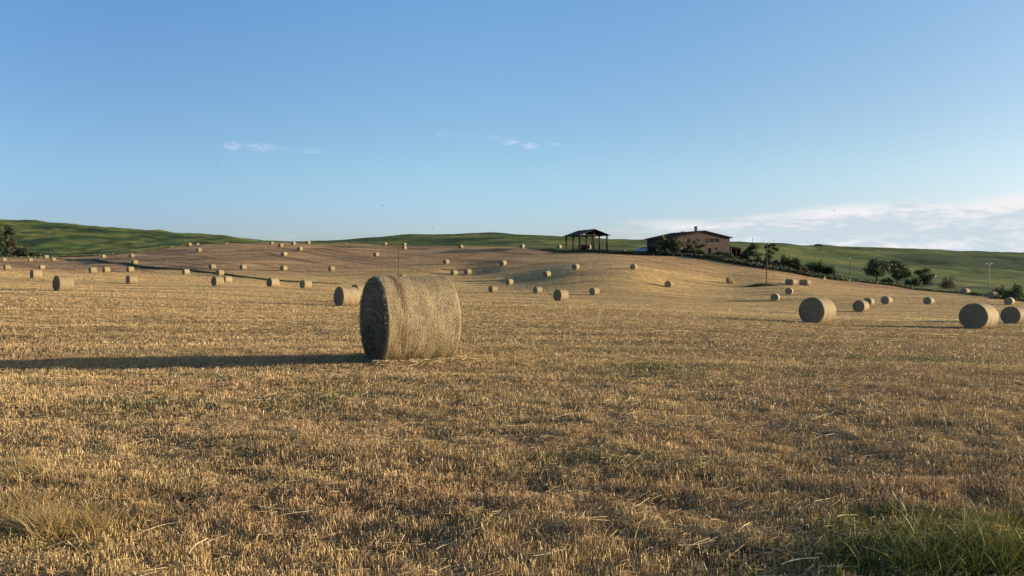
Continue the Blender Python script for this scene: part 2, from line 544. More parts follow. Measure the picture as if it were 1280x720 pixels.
# ------------------------------------------------------------------ ground meshes (polar grids round the camera)
fine_th = np.linspace(-0.68, 0.68, 640)
left_th = np.linspace(-math.pi, -0.68, 120)[:-1]
right_th = np.linspace(0.68, math.pi, 120)[1:]
TH = np.concatenate([left_th, fine_th, right_th])
def polar_mesh(name, RR, mat, colfun):
    """RR: (rows, columns) radii"""
    nr, nc = RR.shape
    T = np.broadcast_to(TH, RR.shape)
    X = RR * np.sin(T); Y = RR * np.cos(T)
    Zg = (Z(X.ravel(), Y.ravel())).reshape(X.shape)
    # close the seam behind the camera
    X[:, -1] = X[:, 0]; Y[:, -1] = Y[:, 0]; Zg[:, -1] = Zg[:, 0]
    V = np.stack([X, Y, Zg], -1).reshape(-1, 3)
    i = np.arange(nr - 1)[:, None] * nc + np.arange(nc - 1)[None]
    F = np.stack([i, i + nc, i + nc + 1, i + 1], -1).reshape(-1, 4)[:, ::-1]
    cols = colfun(X.ravel(), Y.ravel())
    o = np_mesh(name, V, [F], mat, colors=cols, smooth=True)
    return o
def lerp(a, b, t): return a + (b - a) * t[:, None]
def C3(*a): return np.array(a, float)[None]
def swath(x, y):
    """faint lines left where the cut hay lay and was raked up"""
    r = np.sqrt(x * x + y * y)
    s = (y + .13 * x + 2.2 * gnoise(x / 45, y / 30, 401)) / 5.6
    d = np.abs((s - np.floor(s)) - .5)
    broken = sstep(gnoise(x / 12, y / 6, 403), -.45, .3)
    return (1 - sstep(d, .05, .16)) * broken * sstep(r, 14, 24) * (1 - sstep(r, 150, 210))
def field_color(x, y):
    r = np.sqrt(x * x + y * y)
    shaded_soil = C3(.12, .085, .045)
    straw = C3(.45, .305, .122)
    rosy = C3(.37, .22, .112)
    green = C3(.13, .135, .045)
    c = lerp(np.repeat(shaded_soil, len(x), 0), straw, 0.25 + 0.75 * sstep(r, 8, 70))  # darker towards the camera: shadow between near tufts put into the ground colour
    hill = sstep(r, 185, 240)
    c = lerp(c, rosy, hill * 0.75)
    # tracks left by mowing and raking
    th = np.arctan2(x, y)
    line = np.abs(gnoise(x / 60.0 + 3, y / 5.0, 113))
    tr = (1 - sstep(line, 0.0, 0.10)) * sstep(r, 16, 40) * (1 - hill)
    c = c * (1 - 0.22 * tr)[:, None]
    s2 = fbm(x / 70.0, y / 3.6, 117, 2) * sstep(r, 14, 30)
    c = c * (1 + 0.20 * np.clip(s2, -1, 1))[:, None]
    c = c * (1 - .30 * swath(x, y))[:, None]
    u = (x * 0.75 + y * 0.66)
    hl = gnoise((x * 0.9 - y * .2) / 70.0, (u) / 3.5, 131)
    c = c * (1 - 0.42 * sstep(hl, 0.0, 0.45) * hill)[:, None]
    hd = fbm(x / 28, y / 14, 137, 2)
    c = c * (1 - 0.30 * sstep(hd, -0.1, 0.6) * hill)[:, None]  # brown patches deepen the hill's shadow bands in the colour itself
    c = lerp(c, np.repeat(green, len(x), 0), green_amount(x, y) * 0.7)
    return c
def green_color(x, y):
    th, r = to_q(x, y)
    n = fbm(x / 110, y / 90, 151, 4)
    gA = C3(.060, .090, .021); gB = C3(.118, .135, .032); gD = C3(.018, .044, .012); gY = C3(.17, .155, .06)
    c = lerp(np.repeat(gA, len(x), 0), gB, sstep(n, -0.15, 0.45))
    c = lerp(c, np.repeat(gD, len(x), 0), sstep(-n, 0.1, 0.5) * 0.8)
    left = 1 - sstep(th, -0.36, -0.2)
    n2 = fbm(x / 24, y / 40, 157, 4)
    c = lerp(c, np.repeat(gB, len(x), 0), left * sstep(n2, -0.1, 0.5) * .9)
    c = lerp(c, np.repeat(gD, len(x), 0), left * sstep(-n2, 0.0, 0.5) * .85)
    # dry fringe along the far left edge and straw-coloured verge by the field
    ex = r / edge_r(th)
    c = lerp(c, np.repeat(gY, len(x), 0), (1 - sstep(ex, 1.0, 1.14)) * (1 - sstep(th, -0.33, -0.12)) * 0.9)
    c = lerp(c, np.repeat(C3(.30, .22, .12), len(x), 0), sstep(r, 835, 850) * (1 - sstep(th, -0.50, -0.43)) * .8)
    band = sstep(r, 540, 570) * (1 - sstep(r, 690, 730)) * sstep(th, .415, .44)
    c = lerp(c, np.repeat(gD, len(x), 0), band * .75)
    lo = sstep(th, .28, .34) * sstep(r, 380, 420) * (1 - sstep(r, 500, 520))
    c = lerp(c, np.repeat(gB, len(x), 0), lo * .7)
    # worn track climbing the right hillside
    tk = np.abs(th - (0.463 + 0.03 * sstep(r, 220, 330) + .012 * np.sin(r / 40)))
    c = lerp(c, np.repeat(C3(.20, .17, .075), len(x), 0), (1 - sstep(tk, 0.002, 0.006)) * (1 - sstep(r, 300, 360)) * .8)
    return c
E_TH = edge_r(TH)
NRF = 760
s_ = np.linspace(0, 1, NRF)[:, None]
R0 = 0.6
RRf = R0 * (E_TH[None] / R0) ** (s_ ** 0.92)
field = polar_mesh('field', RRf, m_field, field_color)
tag(field, kind='structure')
s_ = np.linspace(0, 1, 330)[:, None]
RRg = E_TH[None] * (9000.0 / E_TH[None]) ** (s_ ** 1.6)
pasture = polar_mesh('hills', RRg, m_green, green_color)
tag(pasture, kind='structure')
# little disc of ground under the camera
mb = bmesh.new()
cv = mb.verts.new((0, 0, zat(0, 0.01)))
ring = [mb.verts.new((R0 * 1.02 * math.sin(t), R0 * 1.02 * math.cos(t), zat(R0 * 1.02 * math.sin(t), R0 * 1.02 * math.cos(t)) - 0.002)) for t in np.linspace(-math.pi, math.pi, 48)[:-1]]
for i in range(len(ring)): mb.faces.new((cv, ring[(i + 1) % len(ring)], ring[i]))
me = bpy.data.meshes.new('ground'); mb.to_mesh(me); mb.free(); me.materials.append(plain('bare_soil', (.13, .10, .065)))
go = bpy.data.objects.new('ground', me); COL.objects.link(go); tag(go, kind='structure')

# ------------------------------------------------------------------ stubble and straw
def blades(n, x, y, h, w, lean, col_top, col_bot, zoff=0.0, bend=0.0, seg=1, lean_dir=None, taper=0.6, face_cam=False):
    """arrays of length n -> verts, quads, colours of upright blades"""
    z = Z(x, y) - 0.006 + zoff
    a = RNG.uniform(0, math.pi * 2, n)
    if face_cam: a = RNG.normal(0, .6, n)
    ld = RNG.uniform(0, math.pi * 2, n) if lean_dir is None else lean_dir
    dx, dy = np.cos(a) * w / 2, np.sin(a) * w / 2
    rows = []
    cols = []
    for k in range(seg + 1):
        t = k / seg
        lx = np.cos(ld) * (lean * h * t + bend * h * t * t)
        ly = np.sin(ld) * (lean * h * t + bend * h * t * t)
        hz = h * t * (1 - 0.35 * np.abs(bend) * t)
        ww = 1 - (1 - taper) * t
        rows.append(np.stack([x + lx - dx * ww, y + ly - dy * ww, z + hz], -1))
        rows.append(np.stack([x + lx + dx * ww, y + ly + dy * ww, z + hz], -1))
        cc = col_bot + (col_top - col_bot) * t
        cols += [cc, cc]
    V = np.stack(rows, 1)
    Cc = np.stack(cols, 1)
    k = 2 * (seg + 1)
    base = (np.arange(n) * k)[:, None]
    F = np.concatenate([base + np.array([[2 * j, 2 * j + 1, 2 * j + 3, 2 * j + 2]]) for j in range(seg)])
    return V.reshape(-1, 3), F, Cc.reshape(-1, 3)
def join(parts):
    Vs, Fs, Cs = [], [], []
    o = 0
    for V, F, Cc in parts:
        Vs.append(V); Fs.append(F + o); Cs.append(Cc); o += len(V)
    return np.concatenate(Vs), np.concatenate(Fs), np.concatenate(Cs)
def wedge(n, r0, r1, tmax=0.66, p=2.0):
    r = (r0 ** p + (r1 ** p - r0 ** p) * RNG.random(n)) ** (1 / p)
    t = RNG.uniform(-tmax, tmax, n)
    return r * np.sin(t), r * np.cos(t)
def straw_cols(x, y):
    n = len(x)
    pal = np.array([(.53,.385,.175),(.46,.325,.142),(.39,.27,.118),(.45,.295,.145),(.57,.43,.21),(.31,.22,.105),(.62,.50,.28)])
    c = pal[RNG.choice(len(pal), n, p=[.25,.22,.18,.14,.11,.07,.03])]
    patch = fbm(x / 0.9, y / 0.6, 201, 3)
    c = c * (1 + 0.30 * np.clip(patch, -1, 1))[:, None]
    big = fbm(x / 3.5, y / 1.6, 207, 3)
    rosy = np.array([[.42, .255, .14]])
    c = lerp(c, np.repeat(rosy, n, 0), .15 + sstep(big, -0.1, 0.5) * 0.40)
    g = green_amount(x, y)
    gc = np.array([(.12,.14,.035),(.18,.18,.05),(.08,.105,.03)])[RNG.integers(0, 3, n)]
    pick = (RNG.random(n) < g * 1.05)
    c[pick] = gc[pick]
    r = np.sqrt(x * x + y * y)
    row = gnoise(x / 7.0, y / 0.55, 211) * .5 + gnoise(x / 14.0, y / 1.5, 213)
    c *= (1 + .30 * np.clip(row, -1, 1) * sstep(r, 8, 16))[:, None]
    c *= (1 - .30 * swath(x, y))[:, None]
    c *= RNG.uniform(0.75, 1.25, n)[:, None]
    return c
parts = []
for (n, r0, r1, hm, wm, tmax, p) in ((230000, 2.6, 8.0, .041, .0034, .72, 1.6), (400000, 8.0, 17.0, .038, .0042, .66, 1.8), (430000, 17.0, 44.0, .042, .0078, .64, 1.6),
                               (330000, 38.0, 190.0, .055, .024, .63, 1.05), (260000, 150.0, 380.0, .060, .075, .62, 1.0)):
    x, y = wedge(n, r0, r1, tmax, p)
    if r1 > 300:
        keep = np.hypot(x, y) < edge_r(np.arctan2(x, y)) - .5
        x, y = x[keep], y[keep]; n = len(x)
    if r1 <= 20:   # gather into clumps: stubble grows in tufts
        keep = RNG.random(n) < 0.55 + 0.9 * (fbm(x / .22, y / .16, 221, 2) + 0.15)
        keep |= RNG.random(n) < .30
        x, y = x[keep], y[keep]; n = len(x)
    dens = fbm(x / 1.3, y / 0.8, 227, 2)
    h = hm * RNG.uniform(0.45, 1.5, n) * (1 + 0.3 * np.clip(dens, -.8, 1))
    c = straw_cols(x, y)
    hl_ = sstep(np.hypot(x, y), 185, 240)[:, None]
    if r0 > 10: c = c * (.45 if r0 > 30 else .65) + np.array([[.42, .295, .128]]) * (.55 if r0 > 30 else .35) * (1 + .3 * gnoise(x / 40, y / 2.2, 229))[:, None]
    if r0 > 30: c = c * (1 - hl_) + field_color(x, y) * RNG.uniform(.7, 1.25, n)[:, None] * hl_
    lean = np.abs(RNG.normal(0, .42, n))
    w = wm * RNG.uniform(.6, 1.5, n)
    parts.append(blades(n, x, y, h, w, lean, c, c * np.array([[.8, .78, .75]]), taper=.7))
# collapsed straw lying about
for (n, r0, r1, L, wm) in ((70000, 2.8, 9.0, .055, .0028), (80000, 9.0, 24.0, .09, .0048), (80000, 20.0, 60.0, .20, .011)):
    x, y = wedge(n, r0, r1, .68, 1.8)
    ps = fbm(x / 1.6, y / 0.7, 231, 2)
    keep = RNG.random(n) < 0.25 + sstep(ps, 0.0, .6)
    x, y = x[keep], y[keep]; n = len(x)
    ln = L * np.exp(RNG.normal(0, .45, n))
    a = RNG.normal(0, .8 if r0 < 15 else .4, n) + RNG.integers(0, 2, n) * math.pi
    dx, dy = np.cos(a) * ln / 2, np.sin(a) * ln / 2
    z0 = Z(x - dx, y - dy) + RNG.uniform(.012, .05, n); z1 = Z(x + dx, y + dy) + RNG.uniform(.012, .06, n)
    w = wm * RNG.uniform(.7, 1.4, n)
    nx, ny = -np.sin(a) * w / 2, np.cos(a) * w / 2
    V = np.stack([np.stack([x - dx - nx, y - dy - ny, z0 - w / 3], -1), np.stack([x - dx + nx, y - dy + ny, z0 + w / 3], -1),
                  np.stack([x + dx + nx, y + dy + ny, z1 + w / 3], -1), np.stack([x + dx - nx, y + dy - ny, z1 - w / 3], -1)], 1)
    F = (np.arange(n) * 4)[:, None] + np.arange(4)[None]
    c = np.array([(.50,.37,.18),(.42,.29,.13),(.60,.47,.27),(.32,.21,.10)])[RNG.choice(4, n, p=[.35, .35, .12, .18])]
    parts.append((V.reshape(-1, 3), F, np.repeat(c, 4, 0)))
V, F, Cc = join(parts)
st = np_mesh('stubble', V, [F], M_BLADE, colors=Cc)
tag(st, 'short golden cut stubble and straw covering the field', 'stubble', kind='stuff')

# straw crushed and spilled round the foot of the big bale
n = 2600
t_ = RNG.uniform(-.78, .78, n); side_ = np.where(RNG.random(n) < .75, -1, 1) * (.10 + np.abs(RNG.normal(0, .32, n)) + .22)
_c = ray(512, 449.5) * 13.45; _a = rad(90 - 63)
x = _c[0] + math.cos(_a) * t_ - math.sin(_a) * side_; y = _c[1] + .15 + math.sin(_a) * t_ + math.cos(_a) * side_
ln = .10 * np.exp(RNG.normal(0, .45, n)); a = RNG.uniform(0, math.pi * 2, n)
z0 = Z(x, y) + RNG.uniform(.01, .05, n); dz = RNG.uniform(-.01, .035, n)
dx, dy = np.cos(a) * ln / 2, np.sin(a) * ln / 2; w = RNG.uniform(.003, .006, n)
V = np.stack([np.stack([x - dx, y - dy, z0], -1), np.stack([x - dx, y - dy, z0 + w], -1), np.stack([x + dx, y + dy, z0 + dz + w], -1), np.stack([x + dx, y + dy, z0 + dz], -1)], 1)
c = np.array([(.38,.28,.135),(.31,.22,.10),(.44,.34,.18)])[RNG.integers(0, 3, n)]
o = np_mesh('spilled_straw', V.reshape(-1, 3), [(np.arange(n) * 4)[:, None] + np.arange(4)[None]], M_BLADE, colors=np.repeat(c, 4, 0))
tag(o, 'loose straw spilled on the stubble round the foot of the big bale', 'straw', kind='stuff')

# a few long pale stalks lying loose, seen one by one
def stalk(px, py, L, ang, bend=.15, r=.0035, col=(.72, .60, .38)):
    p = on_ground(px, py, 1.6 / max(0.03, ray(px, py)[2] * -1))
    V = []; Fq = []
    k = 9
    for i in range(k):
        t = i / (k - 1) - .5
        a = ang
        cx = p.x + math.cos(a) * L * t - math.sin(a) * bend * L * (t * t)
        cy = p.y + math.sin(a) * L * t + math.cos(a) * bend * L * (t * t)
        cz = p.z + .045 + (t + .5) * .03 * math.sin(px) + .006 * math.sin(t * 5 + py)
        for j in range(5):
            q = j * 2 * math.pi / 5
            V.append((cx - math.sin(a) * math.cos(q) * r, cy + math.cos(a) * math.cos(q) * r, cz + math.sin(q) * r))
    for i in range(k - 1):
        for j in range(5):
            Fq.append((i * 5 + j, i * 5 + (j + 1) % 5, (i + 1) * 5 + (j + 1) % 5, (i + 1) * 5 + j))
    return np.array(V), np.array(Fq), np.repeat(np.array([col]), len(V), 0)
parts = []
for i in range(95):
    if i < 16:
        px, py = [(470,549),(690,698),(1185,0),(745,484),(255,668),(930,668),(360,655),(1060,650),(990,700),(900,620),(1220,500),(540,520),(620,600),(800,640),(420,610),(300,590)][i]
        if py == 0: px, py = 870, 690
    else:
        py = 470 + 245 * random.random(); px = 20 + 1240 * random.random()
        if i > 55: px = random.gauss(800, 70) if i % 2 else random.gauss(1040, 60); py = random.gauss(535, 16)
    parts.append(stalk(px, py, random.uniform(.12, .34), random.gauss(0, .6), random.uniform(-.3, .3), random.uniform(.0015, .0028),
                       random.choice([(.60,.47,.26),(.54,.41,.21),(.66,.56,.36)])))
V, F, Cc = join(parts)
o = np_mesh('loose_straw', V, [F], M_BLADE, colors=Cc)
tag(o, 'long pale loose stalks scattered on the near stubble', 'straw', kind='stuff')

# tall grass in the corners of the foreground
def grass_patch(name, label, spots, n, hm, wm, pal, bend=.55):
    parts = []
    for (px, py, rx, ry, wgt, hs) in spots:
        v_ = on_ground(px, py, 1.6 / -ray(px, py)[2])
        k = int(n * wgt)
        nc = max(2, k // 16)
        cx = v_.x + RNG.normal(0, rx, nc); cy = v_.y + RNG.normal(0, ry, nc)
        ci = RNG.integers(0, nc, k)
        x = cx[ci] + RNG.normal(0, .028, k); y = cy[ci] + RNG.normal(0, .022, k)
        h = hm * hs * RNG.uniform(.35, 1.1, k) * RNG.uniform(.45, 1.35, nc)[ci]
        c = np.array(pal)[RNG.integers(0, len(pal), k)] * RNG.uniform(.75, 1.25, k)[:, None]
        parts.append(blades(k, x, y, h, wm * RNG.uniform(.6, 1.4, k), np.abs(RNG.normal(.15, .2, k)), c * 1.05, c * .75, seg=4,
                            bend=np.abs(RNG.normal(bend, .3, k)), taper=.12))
    V, F, Cc = join(parts)
    o = np_mesh(name, V, [F], M_LEAF, colors=Cc)
    tag(o, label, 'grass', kind='stuff')
    return o
grass_patch('long_grass', 'tall green grass growing in the bottom right corner of the stubble',
            [(1190,705,.20,.09,.8,.85),(1130,716,.14,.06,.35,.6),(1245,700,.16,.10,.9,1.0),(1300,710,.3,.12,.7,1.0),(1250,722,.3,.08,.6,1.0),(1180,672,.16,.06,.16,.8),(1245,662,.2,.05,.22,.9),(1100,695,.12,.06,.08,.45)],
            1700, .235, .0055, [(.09,.12,.014),(.15,.17,.018),(.26,.24,.03),(.06,.09,.011),(.36,.28,.09),(.08,.115,.014)])
grass_patch('broad_weeds', 'low broad-leaved green weeds among the long grass at bottom right',
            [(1180,705,.28,.12,1.0,1.0),(1100,700,.22,.12,.6,.9),(1250,690,.3,.14,1.0,1.0),(1090,660,.2,.12,.2,.8),(1210,655,.25,.08,.3,.8),(1290,715,.3,.1,.6,1.1)],
            900, .075, .013, [(.07,.105,.018),(.11,.14,.022),(.05,.08,.014),(.14,.15,.03)], bend=.7)
grass_patch('dry_grass', 'tall yellowish dry grass tufts at the lower left of the stubble',
            [(75,668,.17,.10,1.0,1.0),(30,640,.18,.14,.45,.8),(160,620,.25,.25,.35,.55),(100,590,.3,.2,.30,.5),(15,600,.25,.2,.3,.8),(180,650,.2,.15,.3,.5),(240,690,.3,.15,.25,.4)],
            2300, .21, .0040, [(.38,.26,.10),(.44,.31,.12),(.32,.215,.08),(.50,.37,.17),(.27,.21,.075)])
# weeds with upright thin stems (two seen at right)
grass_patch('weed_stems', 'thin upright weed stems standing out of the stubble',
            [(1023,606,.012,.01,.012,1.3),(1015,632,.012,.01,.012,1.3),(905,640,.2,.2,.02,.6),(1270,620,.2,.2,.08,1.0),(1100,640,.3,.2,.03,.6)],
            700, .19, .005, [(.16,.17,.06),(.24,.20,.08)], bend=.08)

# ------------------------------------------------------------------ hay bales
def bale_side_mat():
    m, N, b = base_mat('bale_net_wrap', 0.75)
    b.inputs['Specular IOR Level'].default_value = 0.25
    uv = N.new('ShaderNodeUVMap'); uv.uv_map = 'UVMap'
    s = N.new('ShaderNodeSeparateXYZ'); N.l.new(uv.outputs[0], s.inputs[0])
    oi = N.new('ShaderNodeObjectInfo')
    off = N.math('MULTIPLY', oi.outputs['Random'], 37.0)
    straw = N.noise(N.comb(N.math('MULTIPLY', s.outputs[0], 17.0), N.math('MULTIPLY', s.outputs[1], 9.0), off), 4.6, 7, 0.78, 0.25)
    cross = N.noise(N.comb(N.math('MULTIPLY', s.outputs[0], 5.0), N.math('MULTIPLY', s.outputs[1], 15.0), off), 3.6, 6, 0.75, 0.3)
    strand = N.noise(N.comb(N.math('MULTIPLY', s.outputs[0], 70.0), N.math('MULTIPLY', s.outputs[1], 0.5), 2.0), 1.0, 4, 0.6)
    blotch = N.noise(N.comb(s.outputs[0], s.outputs[1], off), 1.7, 5, 0.6)
    k = N.math('ADD', N.math('MULTIPLY', straw, 0.6), N.math('MULTIPLY', cross, 0.4))
    c = N.mix(N.smooth(k, 0.34, 0.62), (.055, .041, .022), (.37, .29, .165))
    c = N.mix(N.smooth(strand, 0.52, 0.66, 0.0, 0.35), c, (.42, .36, .25))
    c = N.mix(N.smooth(blotch, 0.35, 0.7, 0.0, 0.45), c, (.21, .15, .075))
    tone = N.new('ShaderNodeVectorMath', operation='SCALE')
    N.l.new(c, tone.inputs[0]); N.l.new(N.math('MULTIPLY_ADD', oi.outputs['Random'], 0.32, 0.80), tone.inputs['Scale'])
    N.l.new(tone.outputs[0], b.inputs['Base Color'])
    bp = N.new('ShaderNodeBump'); bp.inputs['Strength'].default_value = 0.8; bp.inputs['Distance'].default_value = 0.010
    N.l.new(k, bp.inputs['Height']); N.l.new(bp.outputs[0], b.inputs['Normal'])
    return m
def bale_end_mat():
    m, N, b = base_mat('bale_end_straw', 0.95)
    b.inputs['Specular IOR Level'].default_value = 0.05
    tcn = N.new('ShaderNodeTexCoord')
    s = N.new('ShaderNodeSeparateXYZ'); N.l.new(tcn.outputs['Object'], s.inputs[0])
    r = N.math('SQRT', N.math('ADD', N.math('MULTIPLY', s.outputs[1], s.outputs[1]), N.math('MULTIPLY', s.outputs[2], s.outputs[2])))
    a = N.math('ARCTAN2', s.outputs[1], s.outputs[2])
    rings = N.noise(N.comb(N.math('MULTIPLY', N.math('ADD', r, N.math('MULTIPLY', a, 0.012)), 38.0), N.math('MULTIPLY', a, 2.2), 0.0), 1.0, 6, 0.7, 0.6)
    fibre = N.noise(tcn.outputs['Object'], 26.0, 6, 0.75)
    k = N.math('ADD', N.math('MULTIPLY', rings, 0.6), N.math('MULTIPLY', fibre, 0.4))
    N.put(b.inputs['Base Color'], N.mix(N.smooth(k, 0.36, 0.62), (.085, .072, .045), (.38, .32, .20)))
    bp = N.new('ShaderNodeBump'); bp.inputs['Strength'].default_value = 1.0; bp.inputs['Distance'].default_value = 0.05
    N.l.new(k, bp.inputs['Height']); N.l.new(bp.outputs[0], b.inputs['Normal'])
    return m
M_SIDE = bale_side_mat(); M_END = bale_end_mat()
M_TWINE = plain('rusty_orange_twine', (.24, .125, .065), .9, .6, 30)
RAD, LEN = 0.70, 1.20
def squash(V):
    """bale sags a little and sits on a flat underside; result has its foot at z=0"""
    V = V.copy()
    y, z = V[:, 1].copy(), V[:, 2].copy()
    V[:, 1] = y * (1.015 + 0.03 * np.clip(-z / RAD, 0, 1) ** 2)
    lo = -RAD + 0.055
    V[:, 2] = np.where(z < lo, lo + (z - lo) * 0.10, z) - lo - 0.012
    return V
def bale_side(nu, nv, fuzz, seed):
    rg = np.random.default_rng(seed)
    u = np.linspace(-LEN / 2, LEN / 2, nu)
    a = np.linspace(0, 2 * math.pi, nv + 1)
    U, Aa = np.meshgrid(u, a, indexing='ij')
    edge = np.clip((LEN / 2 - np.abs(U)) / 0.035, 0, 1)
    rr = RAD - 0.030 * (1 - np.sqrt(1 - (1 - edge) ** 2))
    # wrap is a little loose: soft bands and dents; periodic in the angle
    cx, cy = np.cos(Aa), np.sin(Aa)
    amp = 0.005 if fuzz > 8000 else 0.010
    rr = rr + amp * gnoise(U * 3.0 + cx * 1.2 + 7 + seed, cy * 1.4 + U * .7, 301) + 0.006 * gnoise(U * 7 + 2, cx * 2.5, 305)
    if fuzz: rr = rr + 0.0018 * gnoise(U * 46 + 3, Aa * 5.0, 311) + 0.003 * gnoise(U * 60 + cx * 3, Aa * 34, 313)
    V = np.stack([U, cy * rr, cx * rr], -1).reshape(-1, 3)
    uv = np.stack([U, Aa * RAD], -1).reshape(-1, 2)
    i = np.arange(nu - 1)[:, None] * (nv + 1) + np.arange(nv)[None]
    F = np.stack([i, i + 1, i + nv + 2, i + nv + 1], -1).reshape(-1, 4)
    V = squash(V)
    if fuzz:     # straw ends sticking out through the net
        n = fuzz
        fu = rg.uniform(-LEN / 2 + .01, LEN / 2 - .01, n); fa = rg.uniform(0, 2 * math.pi, n)
        k = n // 4
        fu[:k] = np.where(rg.random(k) < .5, -1, 1) * (LEN / 2 - np.abs(rg.normal(0, .02, k)))
        l = rg.uniform(.012, .045, n)
        long_ = rg.random(n) < .22
        l = np.where(long_, l * 3.2, l)
        da = rg.normal(0, .8, n) * l / RAD; du = rg.normal(0, .6, n) * l * np.where(long_, .35, 1)
        lift = rg.uniform(.001, .009, n) * np.where(rg.random(n) < .06, 2.5, 1)
        w = rg.uniform(.0012, .0028, n)
        r0 = RAD - .004 - 0.03 * (1 - np.clip((LEN / 2 - np.abs(fu)) / 0.05, 0, 1))
        def P(uu, aa, r): return np.stack([uu, np.sin(aa) * r, np.cos(aa) * r], -1)
        wa = w / RAD
        A0 = P(fu - w, fa - wa, r0); A1 = P(fu + w, fa + wa, r0)
        B1 = P(fu + du + w, fa + da + wa, r0 + lift); B0 = P(fu + du - w, fa + da - wa, r0 + lift)
        Vf = squash(np.stack([A0, A1, B1, B0], 1).reshape(-1, 3))
        Ff = (np.arange(n) * 4)[:, None] + np.arange(4)[None] + len(V)
        uvf = np.repeat(np.stack([rg.uniform(0, 9, n), rg.uniform(0, 9, n)], -1), 4, 0)
        V = np.concatenate([V, Vf]); F = np.concatenate([F, Ff]); uv = np.concatenate([uv, uvf])
    return V, F, uv
def bale_end(side, nv, rings, fuzz, seed):
    rg = np.random.default_rng(seed)
    rr = np.linspace(0.0, 1, rings) ** 0.8 * (RAD - 0.028)
    a = np.linspace(0, 2 * math.pi, nv + 1)[:-1]
    R_, Aa = np.meshgrid(rr, a, indexing='ij')
    x = LEN / 2 - 0.003 + 0.030 * (1 - (R_ / RAD) ** 2) + (0.016 * gnoise(R_ * 22, np.sin(Aa) * 2 + np.cos(Aa) * 1.3, seed) + .012 * gnoise(np.cos(Aa) * R_ * 26, np.sin(Aa) * R_ * 26, seed + 3)) * np.clip((RAD - .04 - R_) / .05, 0, 1)
    V = np.stack([side * x, np.sin(Aa) * R_, np.cos(Aa) * R_], -1).reshape(-1, 3)
    i = (np.arange(rings - 1)[:, None] * nv + np.arange(nv)[None]); j = (np.arange(rings - 1)[:, None] * nv + (np.arange(nv)[None] + 1) % nv)
    F = np.stack([i, j, j + nv, i + nv], -1).reshape(-1, 4)
    if side < 0: F = F[:, ::-1]
    V = squash(V)
    if fuzz:
        n = fuzz
        r = np.sqrt(rg.random(n)) * (RAD - .03); fa = rg.uniform(0, 2 * math.pi, n)
        l = rg.uniform(.02, .09, n)
        da = (1 + rg.normal(0, .3, n)) * l / np.maximum(r, .12); dr = rg.normal(0, .22, n) * l
        x0 = LEN / 2 - .003 + 0.03 * (1 - (r / RAD) ** 2); x1 = x0 + rg.uniform(.004, .025, n)
        w = rg.uniform(.002, .004, n)
        def P(rr_, aa, xx): return np.stack([side * xx, np.sin(aa) * rr_, np.cos(aa) * rr_], -1)
        r1 = np.clip(r + dr, 0, RAD - .02)
        Vf = np.stack([P(r - w, fa, x0), P(r + w, fa, x0), P(r1 + w, fa + da, x1), P(r1 - w, fa + da, x1)], 1).reshape(-1, 3)
        Ff = (np.arange(n) * 4)[:, None] + np.arange(4)[None] + len(V)
        V = np.concatenate([V, squash(Vf)]); F = np.concatenate([F, Ff])
    return V, F
def twine_ring(u0, rr=0.006, wob=0.01, hh=1.0):
    V = []; F = []
    n, k = 140, 6
    for i in range(n):
        a = i * 2 * math.pi / n
        uu = u0 + wob * math.sin(a * 2 + u0 * 9) + .006 * math.sin(a * 5)
        for j in range(k):
            q = j * 2 * math.pi / k
            r = RAD + 0.004 + rr * math.sin(q) * hh
            V.append((uu + rr * math.cos(q), math.sin(a) * r, math.cos(a) * r))
    for i in range(n):
        for j in range(k):
            F.append((i * k + j, i * k + (j + 1) % k, ((i + 1) % n) * k + (j + 1) % k, ((i + 1) % n) * k + j))
    return squash(np.array(V)), np.array(F)

def make_bale(detail):
    root = empty('hay_bale', (0, 0, 0))
    if detail == 2:
        V, F, uv = bale_side(220, 700, 26000, 5); fz = 6000; nv, rg_ = 200, 60
    elif detail == 1:
        V, F, uv = bale_side(40, 120, 5000, 6); fz = 2200; nv, rg_ = 100, 22
    else:
        V, F, uv = bale_side(14, 48, 0, 7); fz = 0; nv, rg_ = 48, 8
    np_mesh('net_wrap', V, [F], M_SIDE, root, uv=uv, smooth=True)
    for s in (-1, 1):
        V, F = bale_end(s, nv, rg_, fz, 40 + s)
        np_mesh('end_face', V, [F], M_END, root, smooth=True)
    if detail == 2:
        Vt, Ft = [], []
        o_ = 0
        for u0, rr, wob in ((-0.350, .0030, .006), (-0.322, .0040, .008), (-0.292, .0030, .010), (-0.39, .002, .012)):
            V, F = twine_ring(u0, rr, wob, .5); Vt.append(V); Ft.append(F + o_); o_ += len(V)
        np_mesh('twine', np.concatenate(Vt), [np.concatenate(Ft)], M_TWINE, root, smooth=True)
    return root
protos = {}
